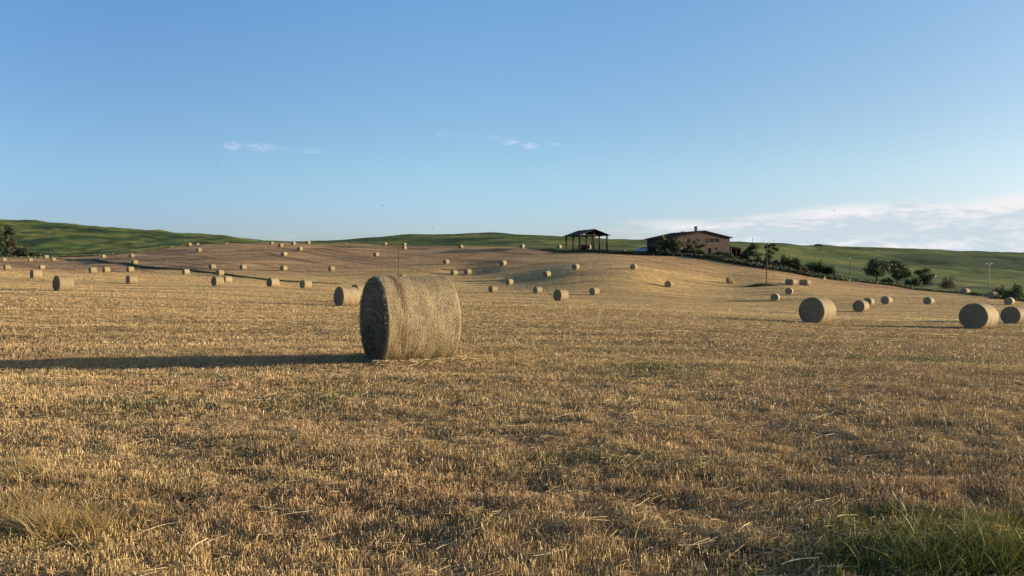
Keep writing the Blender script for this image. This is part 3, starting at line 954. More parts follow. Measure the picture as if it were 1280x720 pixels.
def place_bale(px, py, hpx, az_deg, label, fixed=None):
    d_guess = 2 * RAD * F_PX / hpx
    det = 2 if hpx > 60 else (1 if hpx > 12.5 else 0)
    p = on_ground(px, py, d_guess) if fixed is None else at_depth(px, fixed)
    if det not in protos:
        protos[det] = make_bale(det); o = protos[det]
    else:
        o = copy_tree(protos[det])
    a = rad(90 - az_deg)                      # azimuth clockwise from straight ahead -> angle of the axis
    nrm = ground_normal(p.x, p.y)
    axis = Vector((math.cos(a), math.sin(a), 0))
    axis = (axis - nrm * axis.dot(nrm)).normalized()
    side = nrm.cross(axis)
    Mx = Matrix((axis, side, nrm)).transposed()
    o.rotation_mode = 'QUATERNION'
    o.rotation_quaternion = Mx.to_quaternion()
    # real bales differ in size by a few per cent
    s = 1.0 if hpx > 60 else random.uniform(.95, 1.05)
    o.scale = (s * random.uniform(.95, 1.05), s * random.uniform(.98, 1.03), s * random.uniform(.94, 1.02)) if hpx < 60 else (1, 1, 1)
    o.location = (p.x, p.y, p.z)
    tag(o, label, 'hay bale', 'round hay bales scattered over the stubble field')
    print('BALE %6.1f %6.1f want d %5.0f got %5.0f  h want %5.1f got %5.1f  %s' % (px, py, d_guess, p.y, hpx, 2 * RAD * F_PX / p.y, label[:40]))
    return o

BALES = [
 # column, row of its foot, height in px, axis azimuth, label
 (512,449.5,106.5,63,'very large round hay bale with reddish twine in the foreground, long shadow to its left'),
 (433,382.5,29,52,'round bale just left of the big foreground bale, in front of one it partly covers'),
 (452,378,28,52,'round bale squeezed between the big foreground bale and its left neighbour, mostly hidden'),
 (1021,404.3,32.5,50,'large round bale alone in the right middle distance with a broad dark end'),
 (1223,410.4,34.5,54,'largest bale of the right side, dark end and bright rim, near the right border'),
 (1268,404.8,24.5,58,'round bale cut by the right border of the photo, beside a larger bale'),
 (79,363.8,20.5,38,'nearest bale of the left part of the field, lit side turned right'),
 (1076,389.6,15.8,48,'right-hand bale with a second bale peeking out just behind it'),
 (1086,381.8,11.7,48,'bale peeking out behind another one in the right middle distance'),
 (1108,380.1,10.9,50,'small bale just to the right of the overlapping pair'),
 (1161,380.6,10.4,54,'lone small bale midway between the overlapping pair and the big bale at right'),
 (1206.5,367.7,8.2,62,'greyish bale standing at the far edge of the field below the dark bushy trees'),
 (1241,373.2,8.8,75,'greyish bale right at the foot of the pale pole at right'),
 (1261.5,381,10.8,50,'dark round bale just above the bale cut by the right border'),
 (701,376.3,15,52,'largest bale of the middle of the field, right of the big foreground bale'),
 (616,365.6,9.6,52,'bale of the lower middle row nearest to the big foreground bale'),
 (672,366.8,9.6,52,'bale just left above the largest bale of the middle of the field'),
 (743,368.9,9.6,50,'bale just right above the largest bale of the middle of the field'),
 (637,355.8,8.2,48,'bale slightly up and right of the first bale of the lower middle row'),
 (684,346,8.1,42,'single bale at the foot of the hill below the open shelter'),
 (720,336.8,7.8,38,'bale on the hillside directly below the open shelter'),
 (792,336.8,8.0,36,'bale on the hillside below the white car with a long thin shadow'),
 (835,358.7,8.7,22,'bale below the farmhouse showing almost only its round end'),
 (912,354,7.8,78,'greyish bale on the slope below the right end of the farmhouse'),
 (969,375.7,10.2,30,'bale below the grass island of the wooden pole, lowest of its cluster'),
 (986.5,367.7,9.3,30,'bale right of the wooden pole, between a lower bale and a close pair above'),
 (986.5,356,7.9,58,'left bale of the touching pair right of the wooden pole'),
 (990.5,356.6,8.0,58,'right bale of the touching pair right of the wooden pole'),
 (1004,356.6,7.8,60,'left bale of the second touching pair right of the wooden pole'),
 (1008,357.1,7.4,60,'right bale of the second touching pair right of the wooden pole'),
 (629,332,7.2,36,'bale in the long shade streak on the hillside left of the shelter'),
 (557.6,330.3,7.1,40,'bale casting a thin shadow, midway up the hill right of the thin pole'),
 (567.5,343.9,7.2,46,'left one of two bales side by side above the right end of the big bale'),
 (585,343,7.2,46,'right one of two bales side by side above the right end of the big bale'),
 (503.5,350,8,46,'bale whose top just shows over the big foreground bale beside the thin pole'),
 (470.5,320.8,6,42,'bale with a short shadow on the hill left of the thin pole'),
 (505.5,312,5.4,44,'lower one of two stacked-looking bales just right of the thin pole'),
 (505.5,307.3,4.6,44,'upper one of two stacked-looking bales just right of the thin pole'),
 (481.6,306.7,4.6,44,'bale on the crest just left of the top of the thin pole'),
 (576,310.6,5.6,36,'bale on the crest in front of the dark green hill'),
 (652.5,310.1,5.6,34,'bale on the crest midway between the dark hill and the shelter'),
 (699,310.5,4.4,40,'pale bale in the grass just left of the open shelter'),
 (432.4,305.8,2.6,40,'tiny bale on the skyline crest in the low gap of the hills'),
 (414.5,338.7,7.1,46,'bale above the left end of the big bale, level with three others to its left'),
 (354.7,338.2,7.1,36,'second bale from the right of the level row on the left lower slope'),
 (304,336.8,7.0,40,'third bale from the right of the level row on the left lower slope'),
 (265.5,336,7.0,40,'leftmost bale of the level row of four on the left lower slope'),
 (355.5,320,5.8,36,'bale with a long thin shadow running left on the upper slope'),
 (375,313.7,6.0,36,'bale on the upper slope just above right of the one with long thin shadow'),
 (351,309.1,5.6,36,'lowest bale of the crest cluster left of the hill gap'),
 (339.5,305.7,4.2,42,'leftmost bale of the crest cluster left of the hill gap'),
 (367,306.3,4.7,40,'second bale from the right of the crest cluster left of the hill gap'),
 (385.5,305.3,4.0,42,'rightmost small bale of the crest cluster left of the hill gap'),
 (249,314.8,6.2,42,'bale at the right end of the dark shaded patch on the left slope'),
 (237,307.4,4.2,36,'bale on the left crest, left one of a close pair'),
 (247,306.9,3.8,42,'paler bale on the left crest, right one of a close pair'),
 (322.5,305.9,2.4,42,'tiny pale bale on the crest left of the crest cluster'),
 (283.5,306.2,2.2,42,'tiny pale bale on the crest right of the close pair'),
 (232.4,343.2,7.8,42,'bale leftmost beside the grassy strip, below the level row of four'),
 (275,344.4,7.0,40,'bale standing right on the grassy strip'),
 (272,357.7,13.3,42,'larger bale below the grassy strip with a smaller one behind its right side'),
 (284,353.9,8.7,44,'small bale behind the right side of a larger bale below the grassy strip'),
 (341,358.9,12.6,42,'bale below the middle of the grassy strip, alone'),
 (382,360.8,11.4,42,'bale at the right end of the grassy strip left of the bale pair'),
 (164.5,355,12.4,42,'bale alone below a smaller one in the left part of the field'),
 (163,340,7.3,42,'small bale directly above a larger lone bale in the left part'),
 (133,340.8,7.8,44,'right one of two neighbouring bales in the left field'),
 (116,341.7,8.4,44,'left one of two neighbouring bales in the left field'),
 (45,348.4,11.6,40,'middle-sized bale up and left of the nearest bale on the left'),
 (52.5,336.7,6.2,42,'small bale above the middle-sized bale near the left border'),
 (9,337.9,8.0,44,'bale touching the left border of the photo, the lower of two there'),
 (5,326.8,5.4,44,'bale at the left border below the dark trees, the upper of two there'),
 (38,327.2,5.3,44,'small bale below the right end of the dark trees'),
 (67,326.7,5.2,44,'small bale right of the dark trees at the start of the ditch shadow'),
 (58,323.2,4.8,46,'small pale bale just behind the one at the start of the ditch shadow'),
 (129.5,322.7,5.3,42,'bale at the foot of the green left hill by the dry grass'),
 (165,321.7,5.5,36,'bale at the left end of the dark shaded patch on the left slope'),
 (168.5,330.6,6.0,40,'bale on the grassy strip below the left end of the dark shaded patch'),
 (736.5,311.5,4.8,36,'bale standing under the roof of the open shelter'),
 (781,316.5,4.8,60,'grey shaded bale in the yard grass between shelter and white car'),
]
for bl in BALES:
    place_bale(*bl)

# ------------------------------------------------------------------ vegetation
def leaf_cloud(blobs, n, size, pal, seed, flat=0.9, shell=0.55):
    """leaf-sized quads spread through lumpy clumps; blobs: (centre, radii)"""
    rg = np.random.default_rng(seed)
    vol = np.array([b_[1][0] * b_[1][1] * b_[1][2] for b_ in blobs]) ** 0.75
    bi = rg.choice(len(blobs), n, p=vol / vol.sum())
    cen = np.array([b_[0] for b_ in blobs])[bi]; rd = np.array([b_[1] for b_ in blobs])[bi]
    d = rg.normal(size=(n, 3)); d /= np.linalg.norm(d, axis=1)[:, None]
    rr = (shell + (1.08 - shell) * rg.random(n)) * (1 + .55 * gnoise(d[:, 0] * 2.5 + bi * 3.1, d[:, 1] * 2.5 + d[:, 2] * 2.1, seed))
    C_ = cen + d * rd * rr[:, None]
    nrm = d * 0.6 + rg.normal(size=(n, 3)) * .7; nrm /= np.linalg.norm(nrm, axis=1)[:, None]
    t = np.cross(nrm, rg.normal(size=(n, 3))); t /= np.linalg.norm(t, axis=1)[:, None]
    b2 = np.cross(nrm, t)
    sz = size * rg.uniform(.5, 1.3, n)[:, None]
    V = np.stack([C_ - t * sz * .5, C_ + b2 * sz * .33, C_ + t * sz * .5, C_ - b2 * sz * .33], 1).reshape(-1, 3)
    F = (np.arange(n) * 4)[:, None] + np.arange(4)[None]
    pal = np.array(pal)
    tone = rg.integers(0, len(pal), len(blobs))[bi]
    pick = np.where(rg.random(n) < .55, tone, rg.integers(0, len(pal), n))
    c = pal[pick] * rg.uniform(.75, 1.25, n)[:, None]
    return V, F, np.repeat(c, 4, 0)
M_BARK = plain('bark', (.085, .065, .048), .95, .4, 6, bump=.8)
GREENS = [(.040, .072, .018), (.060, .095, .024), (.085, .120, .030), (.030, .055, .016)]
DARKG = [(.020, .036, .014), (.030, .050, .018), (.042, .060, .022)]
OLIVE = [(.10, .115, .035), (.075, .095, .032), (.055, .080, .028), (.13, .14, .05)]
RUST = [(.085, .065, .035), (.060, .060, .030), (.11, .08, .045), (.045, .050, .025)]
def tree(name, label, cat, group, px, d, ztop_px, half_w_px, crown_bot=0.28, pal=GREENS, seed=1, n=2600, sparse=False, leaf=.34, base=None):
    """a trunk with limbs and a crown; width and height are measured in the picture at distance d"""
    rg = random.Random(seed)
    x = (px - 640) / F_PX * d
    zg = zat(x, d) if base is None else base
    rv = ray(px, ztop_px) * d
    H = EYE + rv[2] - zg
    hw = half_w_px / F_PX * d
    root = empty(name, (x, d, zg - .1), 0)
    tag(root, label, cat, group)
    mb = MB()
    r0 = max(.05, H * .022 + .03)
    top = Vector((rg.uniform(-.1, .1) * hw, rg.uniform(-.1, .1) * hw, H * .62))
    midp = Vector((rg.uniform(-.06, .06) * hw, 0, H * .3))
    mb.tube((0, 0, -.2), midp, r0 * 1.25, r0 * .85).tube(midp, top, r0 * .85, r0 * .35)
    blobs = []
    nb = 16 if not sparse else 12
    z0, z1 = H * crown_bot, H
    for i in range(nb):
        a = rg.uniform(0, 2 * math.pi)
        t = (i + .5) / nb
        z = z0 + (z1 - z0) * (.12 + .76 * t)
        prof = max(.25, math.sin(math.pi * (.14 + .74 * t)) ** .8)
        rr = hw * prof * rg.uniform(.35, .78)
        c_ = Vector((math.cos(a) * rr, math.sin(a) * rr, z))
        s_b = hw * rg.uniform(.30, .46) * (0.8 if sparse else 1)
        blobs.append((tuple(c_), (s_b, s_b, s_b * rg.uniform(.6, .85) * min(1.3, max(.5, H / (2.4 * hw))))))
        st_ = midp.lerp(top, min(1, max(0, (z / H - .35) / .5)))
        mb.tube(st_, c_, r0 * .32, r0 * .10, 6)
    mb.build('trunk', M_BARK, root)
    V, F, Cc = leaf_cloud(blobs, n, leaf, pal, seed, shell=.35 if sparse else .5)
    V[:, 2] = np.maximum(V[:, 2], .1)
    np_mesh('crown', V, [F], M_LEAF, root, colors=Cc)
    return root
def bush(name, label, cat, group, px, d, ztop_px, half_w_px, pal=GREENS, seed=1, n=1500, leaf=.30, depth=1.0, stems=True):
    rg = random.Random(seed)
    x = (px - 640) / F_PX * d
    zg = zat(x, d)
    rv = ray(px, ztop_px) * d
    H = max(.6, EYE + rv[2] - zg)
    hw = half_w_px / F_PX * d
    root = empty(name, (x, d, zg - .05), 0)
    tag(root, label, cat, group)
    blobs = []
    for i in range(11):
        a = rg.uniform(0, 2 * math.pi); r = hw * math.sqrt(rg.random()) * .78
        hh = H * rg.uniform(.45, 1.0) * (1 - .45 * (r / hw) ** 2)
        blobs.append(((math.cos(a) * r, math.sin(a) * r * depth, hh * .5), (hw * rg.uniform(.26, .42), hw * .34 * depth, hh * .5)))
    mb = MB()
    for b_ in blobs[:6]:
        mb.tube((b_[0][0] * .2, b_[0][1] * .2, -.15), (b_[0][0], b_[0][1], b_[0][2] * 1.3), .05, .02, 6)
    mb.build('stem', M_BARK, root)
    V, F, Cc = leaf_cloud(blobs, n, leaf, pal, seed, shell=.4)
    V[:, 2] = np.maximum(V[:, 2], .05)
    np_mesh('foliage', V, [F], M_LEAF, root, colors=Cc)
    return root

# trees at the right, just past the field edge
G1 = 'trees below the right edge of the field'
tree('leafy_tree', 'dark leafy tree with bare trunk, left one of two close together on the slope', 'tree', G1, 1096, 219, 322.5, 16, .18, DARKG + GREENS, 3, 4200)
tree('leafy_tree', 'rounded darker tree right of a similar one on the right slope', 'tree', G1, 1122, 221, 323, 16.5, .08, DARKG + GREENS, 4, 4200)
tree('leafy_tree', 'bushy tree with dense low crown, rightmost of the three trees on the right slope', 'tree', G1, 1154, 217, 334, 13.5, .04, DARKG + GREENS, 5, 3400)
bush('shrub', 'low dark shrub leaning against the rightmost of the three slope trees', 'shrub', G1, 1142, 215, 344, 10, DARKG + GREENS, 6, 2200)
bush('shrub', 'low green shrub between the trunks of the two close slope trees', 'shrub', G1, 1109, 217, 346, 8, GREENS, 8, 1500)
bush('shrub', 'brownish thin-leaved bush alone on the right slope above the greyish bale', 'shrub', G1, 1187, 212, 340, 12.5, RUST, 7, 3000, .22)
for i, (px, top, hw, d, lab, pal) in enumerate([
    (1252, 354, 11, 182, 'yellowish green shrub just right of the pale pole', OLIVE),
    (1272, 351.5, 12, 176, 'dark green shrub at the right border behind the bale', GREENS),
    (1263, 362, 10, 170, 'low dark shrub between the yellowish shrub and the field', DARKG)]):
    bush('shrub', lab, 'shrub', 'shrubs at the right border', px, d, top, hw, pal, 20 + i, 1500)
# dark trees at the left border
G2 = 'dark trees at the left border'
tree('poplar_tree', 'tallest dark tree at the left border', 'tree', G2, 11, 335, 279.5, 9, .08, DARKG, 31, 4200, leaf=.5)
tree('poplar_tree', 'dark tree cut by the left border of the photo', 'tree', G2, -4, 330, 284, 11, .06, DARKG, 32, 3600, leaf=.5)
tree('leafy_tree', 'small brownish tree beside the tallest dark tree at left', 'tree', G2, 17, 328, 300, 6, .15, RUST, 33, 1800, leaf=.4)
bush('shrub', 'broad dark bush right of the tallest dark tree at left', 'shrub', G2, 30, 330, 303, 10, DARKG, 34, 2200, .45)
bush('shrub', 'low dark bush at the right end of the dark trees at left', 'shrub', G2, 46, 328, 310, 8, DARKG, 35, 1600, .45)
bush('shrub', 'low dark bush under the trees at the left border', 'shrub', G2, 6, 322, 308, 10, DARKG, 36, 1800, .45)

# ------------------------------------------------------------------ farmhouse
def mix_mat(name, cols, scale=1.5, rough=.9, bump=.4, detail=6):
    m, N, b = base_mat(name, rough)
    tcn = N.new('ShaderNodeTexCoord')
    n = N.noise(tcn.outputs['Object'], scale, detail, .65)
    n_2 = N.noise(tcn.outputs['Object'], scale * 6, 4, .6)
    c = N.mix(N.smooth(n, .35, .65), cols[0], cols[1])
    c = N.mix(N.smooth(n_2, .5, .7, 0, .6), c, cols[2])
    N.put(b.inputs['Base Color'], c)
    bp = N.new('ShaderNodeBump'); bp.inputs['Strength'].default_value = bump; bp.inputs['Distance'].default_value = .04
    N.l.new(n_2, bp.inputs['Height']); N.l.new(bp.outputs[0], b.inputs['Normal'])
    return m
M_STONE = mix_mat('pinkish_stone_wall', ((.075, .056, .050), (.105, .078, .070), (.052, .042, .038)), .8)
M_TILE = mix_mat('old_clay_tiles', ((.075, .045, .038), (.055, .036, .032), (.11, .07, .055)), 2.2)
M_DARKW = plain('dark_shutter_wood', (.028, .020, .018), .7, .3, 5)
M_GLASS = plain('window_glass', (.03, .035, .04), .15, .1, 2, spec=.5)
M_WOOD = plain('weathered_timber', (.050, .036, .030), .85, .4, 8)
M_DARKIN = plain('dark_interior_boards', (.02, .017, .016), .9, .3, 4)
M_SILL = plain('stone_sill', (.30, .26, .22), .9, .2, 5)
M_METAL = plain('grey_metal', (.28, .28, .28), .45, .15, 5, spec=.5, metal=.6)

HD = 246.0
hx = (912 - 640) / F_PX * HD              # front right corner
PH = math.asin(0.27)                      # the house is turned a little
hz = zat((880 - 640) / F_PX * HD, HD) - .2
house = empty('farmhouse', (hx, HD, hz), PH)
tag(house, 'two storey stone farmhouse with low tiled gable roof, on the hill behind bushes', 'farmhouse')
Wd = 16.9; Dp = 20.5; EV = 5.35; RG = 7.15   # width, depth, eave and ridge heights
# local axes: x from the front right corner to the left is negative, y goes back
def wall_with_holes(x0, x1, z0, z1, holes, y, th, gable=None):
    """front wall slab cut round its openings"""
    mb = MB()
    xs = sorted({x0, x1, *[h[0] for h in holes], *[h[1] for h in holes]})
    for a, b_ in zip(xs[:-1], xs[1:]):
        hs_ = sorted([(h[2], h[3]) for h in holes if h[0] <= a + 1e-6 and h[1] >= b_ - 1e-6])
        z = z0
        for (h0, h1) in hs_:
            if h0 > z + 1e-4: mb.box(a, b_, y, y + th, z, h0)
            z = h1
        if z < z1 - 1e-4: mb.box(a, b_, y, y + th, z, z1)
    return mb
wins = [(-7.0, -5.7, 3.75, 4.95), (-5.25, -3.95, 3.75, 4.95), (-11.0, -9.9, 3.8, 4.9), (-13.8, -12.7, 3.8, 4.9), (-4.9, -4.2, 1.55, 2.35),
        (-12.5, -11.5, 1.2, 2.3)]
door = (-7.2, -6.1, 0.0, 2.2)
mb = wall_with_holes(-Wd, 0, -1.0, EV - .25, wins + [(door[0], door[1], -1.0, door[3])], 0, .45)
mb.prism([(-Wd, 0, EV - .25), (0, 0, EV - .25), (-Wd / 2, 0, RG - .18)], (0, .45, 0))
mb.build('wall', M_STONE, house)
mb = MB(); mb.box(-.45, 0, .45, Dp - .45, -1, EV - .25); mb.build('wall', M_STONE, house)
lw = MB()
zz = -1.0
ys = [.45, 4.2, 5.4, 8.5, 9.7, 14, 15.2, Dp - .45]
for i in range(0, len(ys) - 1):
    if i % 2 == 0: lw.box(-Wd, -Wd + .45, ys[i], ys[i + 1], -1, EV - .25)
    else:
        lw.box(-Wd, -Wd + .45, ys[i], ys[i + 1], -1, 3.5); lw.box(-Wd, -Wd + .45, ys[i], ys[i + 1], 4.7, EV - .25)
lw.build('wall', M_STONE, house)
mb = MB(); mb.box(-Wd, 0, Dp - .45, Dp, -1, EV - .25).prism([(-Wd, Dp - .45, EV - .25), (0, Dp - .45, EV - .25), (-Wd / 2, Dp - .45, RG - .18)], (0, .45, 0)); mb.build('wall', M_STONE, house)
# roof: two slopes with overhang, courses of tiles as low ribs
def slope(x_eave, x_ridge, z_eave, z_ridge, y0, y1, th):
    mb = MB()
    mb.prism([(x_eave, y0, z_eave), (x_ridge, y0, z_ridge), (x_ridge, y0, z_ridge + th), (x_eave, y0, z_eave + th)], (0, y1 - y0, 0))
    k = int((y1 - y0) / .42)
    for i in range(k):
        y = y0 + .1 + i * (y1 - y0 - .2) / k
        mb.prism([(x_eave - math.copysign(.03, x_ridge - x_eave), y, z_eave + th), (x_ridge, y, z_ridge + th), (x_ridge, y, z_ridge + th + .07),
                  (x_eave - math.copysign(.03, x_ridge - x_eave), y, z_eave + th + .07)], (0, .16, 0))
    return mb
pitch_s = (RG - EV) / (Wd / 2)
ov = .7
rl = slope(-Wd - ov, -Wd / 2, EV - ov * pitch_s - .05, RG - .05, -.6, Dp + .5, .16).build('roof', M_TILE, house)
rr_ = slope(ov, -Wd / 2 + .001, EV - ov * pitch_s - .05, RG - .05, -.6, Dp + .5, .16).build('roof', M_TILE, house)
ch = MB().box(-9.5, -8.9, 3.2, 3.8, RG - .5, RG + 1.05).box(-9.6, -8.8, 3.1, 3.9, RG + 1.051, RG + 1.14)
for q in (-9.5, -9.26, -9.02): ch.box(q, q + .10, 3.2, 3.8, RG + 1.141, RG + 1.38)
ch.box(-9.62, -8.78, 3.08, 3.92, RG + 1.381, RG + 1.47).build('chimney', M_STONE, rl)
MB().box(-12.2, -11.4, 6.0, 6.8, RG - 1.2, RG - .1).box(-12.3, -11.3, 5.9, 6.9, RG - .099, RG + .03).build('chimney', M_STONE, rl)
MB().tube((-4.2, 5, EV + .9), (-4.2, 5, RG + .5), .09).tube((-4.2, 5, RG + .5), (-4.2, 5, RG + .62), .26, .2).build('flue', M_METAL, rr_)
for (x0, x1, z0, z1) in wins:
    f_ = MB()
    f_.box(x0, x0 + .08, .16, .26, z0, z1).box(x1 - .08, x1, .16, .26, z0, z1).box(x0 + .08, x1 - .08, .16, .26, z1 - .08, z1).box(x0 + .08, x1 - .08, .16, .26, z0, z0 + .08)
    f_.box((x0 + x1) / 2 - .04, (x0 + x1) / 2 + .04, .165, .255, z0 + .08, z1 - .08)
    w_ = f_.build('window', M_DARKW, house)
    MB().box(x0 + .08, x1 - .08, .2, .22, z0 + .08, z1 - .08).build('pane', M_GLASS, w_)
    MB().box(x0 - .1, x1 + .1, -.09, .15, z0 - .12, z0 - .003).build('sill', M_SILL, w_)
for (x0, x1) in ((-7.62, -7.04), (-5.66, -5.29), (-3.91, -3.4)):
    sh = MB().box(x0, x1, -.07, -.012, 3.72, 4.98)
    for q in range(7): sh.box(x0 + .05, x1 - .05, -.09, -.072, 3.8 + q * .165, 3.88 + q * .165)
    sh.build('shutter', M_DARKW, house)
for i in (0, 2, 4):
    w_ = MB().box(-Wd + .12, -Wd + .2, ys[i + 1], ys[i + 2], 3.5, 4.7).build('window', M_GLASS, house)
dr = MB().box(door[0], door[1], .18, .26, -1, door[3])
for q in range(5): dr.box(door[0] + .08 + q * .2, door[0] + .2 + q * .2, .15, .178, .1, 2.1)
dr = dr.build('door', M_DARKW, house)
MB().tube((door[1] - .15, .12, 1.0), (door[1] - .15, .12, 1.15), .025).build('handle', M_METAL, dr)

# lean-to store beside the house, its own little building
lt = empty('lean_to_shed', ((913.5 - 640) / F_PX * 248, 248, zat((918 - 640) / F_PX * 248, 248) - .3), PH)
tag(lt, 'low open-fronted shed with dark inside against the right end of the farmhouse', 'shed')
MB().box(0, .3, 0, 4, -.5, 3.0).build('wall', M_STONE, lt)
MB().box(3.2, 3.5, 0, 4, -.5, 2.7).build('wall', M_STONE, lt)
MB().box(.3, 3.2, 3.7, 4.0, -.5, 2.8).build('wall', M_DARKIN, lt)
MB().prism([(-.3, -.4, 3.15), (3.9, -.4, 2.78), (3.9, -.4, 2.9), (-.3, -.4, 3.27)], (0, 4.8, 0)).build('roof', M_TILE, lt)
MB().box(1.7, 1.85, .05, .2, -.5, 2.9).build('post', M_WOOD, lt)

# ------------------------------------------------------------------ open hay shelter
SD = 257.0
sh_x = (758.5 - 640) / F_PX * SD
s_z = zat((735 - 640) / F_PX * SD, SD)
SPH = math.asin(.30)
shel = empty('hay_shelter', (sh_x, SD, s_z), SPH)
tag(shel, 'open wooden shelter of nine posts under a low gable roof, left of the house', 'shelter')
S_EV, S_RG, S_W, S_D = 4.55, 6.1, 8.75, 11.6
for iy in range(3):
    for ix in range(3):
        X = -S_W / 2 * ix; Y = S_D / 2 * iy
        topz = S_RG - .35 if ix == 1 else S_EV
        p_ = MB().box(X - .2, X + .2, Y - .2, Y + .2, -1.0, topz)
        p_.build('post', M_WOOD, shel)
for iy in range(3):
    Y = S_D / 2 * iy
    MB().box(-S_W - .2, .2, Y - .11, Y + .11, S_EV + .002, S_EV + .32).build('beam', M_WOOD, shel)
sp_ = (S_RG - S_EV) / (S_W / 2)
for sgn in (-1, 1):
    xe = .75 if sgn > 0 else -S_W - .75
    zz = S_EV - .75 * sp_ + .33
    mb = MB().prism([(xe, -.9, zz), (-S_W / 2, -.9, S_RG + .33), (-S_W / 2, -.9, S_RG + .47), (xe, -.9, zz + .14)], (0, S_D + 1.8, 0))
    mb.build('roof', M_TILE, shel)
    rf = MB()
    for k in range(10):
        y = -.7 + k * (S_D + 1.4) / 9
        rf.prism([(xe, y, zz - .14), (-S_W / 2, y, S_RG + .19), (-S_W / 2, y, S_RG + .328), (xe, y, zz - .002)], (0, .12, 0))
    o = rf.build('rafters', M_WOOD, shel)
# farm machine parked under the roof
M_RUSTY = plain('faded_red_paint', (.10, .035, .025), .7, .4, 4)
M_TYRE = plain('dark_rubber', (.02, .02, .02), .9, .2, 6)
def wheel_mesh(cx, cy, cz, r, w, root, name='wheel'):
    mb = MB().tube((cx - w / 2, cy, cz), (cx + w / 2, cy, cz), r, seg=28)
    o = mb.build(name, M_TYRE, root)
    MB().tube((cx - w / 2 - .02, cy, cz), (cx + w / 2 + .02, cy, cz), r * .55, seg=20).build('rim', M_METAL, o)
    return o
tx = (729.5 - 640) / F_PX * 262
mach = empty('farm_trailer', (tx, 262, zat(tx, 262)), rad(8))
tag(mach, 'dark farm trailer parked between the posts of the open shelter', 'trailer')
MB().box(-1.7, 1.7, -.9, .9, .75, .9).box(-1.7, 1.7, -.9, -.84, .901, 1.5).box(-1.7, 1.7, .84, .9, .901, 1.5).box(-1.7, -1.64, -.83, .83, .901, 1.5).box(1.64, 1.7, -.83, .83, .901, 1.5).build('box_body', M_RUSTY, mach)
for sx_ in (-.55, .55):
    for sy_ in (-.95, .95):
        o = MB().tube((sx_, sy_ - .12, .42), (sx_, sy_ + .12, .42), .42, seg=24).build('wheel', M_TYRE, mach)
MB().tube((-1.7, 0, .8), (-3.0, 0, .5), .06).build('drawbar', M_METAL, mach)
MB().box(-.9, 1.5, -.8, .8, .905, 1.75, bevel=.12).build('load', M_DARKIN, mach)

# ------------------------------------------------------------------ parked car
cx_ = (803 - 640) / F_PX * 247
car = empty('parked_car', (cx_, 247, zat(cx_, 247)), rad(-6))
tag(car, 'white and pale blue car parked on the grass left of the farmhouse', 'car')
M_CAR = plain('pale_car_paint', (.50, .60, .68), .3, .05, 1, spec=.5)
prof = [(-2.1, .35), (-2.12, .75), (-1.95, 1.0), (-1.1, 1.08), (-.55, 1.5), (1.3, 1.52), (1.85, 1.1), (2.08, 1.02), (2.1, .35)]
b_ = MB().prism([(x, -.85, z) for x, z in prof], (0, 1.7, 0))
bmesh.ops.bevel(b_.bm, geom=[e for e in b_.bm.edges], offset=.05, segments=2, affect='EDGES')
b_.build('body', M_CAR, car)
for yy in (-.868, .852):
    for q in ([(-.95, 1.08), (-.5, 1.44), (.3, 1.45), (.3, 1.08)], [(.38, 1.08), (.38, 1.45), (1.2, 1.45), (1.6, 1.1)]):
        MB().prism([(x, yy, z) for x, z in q], (0, .016, 0)).build('window', M_GLASS, car)
for xx in (-1.35, 1.35):
    for yy in (-.8, .8):
        o = MB().tube((xx, yy - .11, .32), (xx, yy + .11, .32), .32, seg=24).build('wheel', M_TYRE, car)
        MB().tube((xx, yy - .13, .32), (xx, yy + .13, .32), .18, seg=16).build('rim', M_METAL, o)
for yy in (-.6, .6):
    MB().box(-2.15, -2.08, yy - .16, yy + .16, .68, .86, bevel=.02).build('headlight', M_GLASS, car)

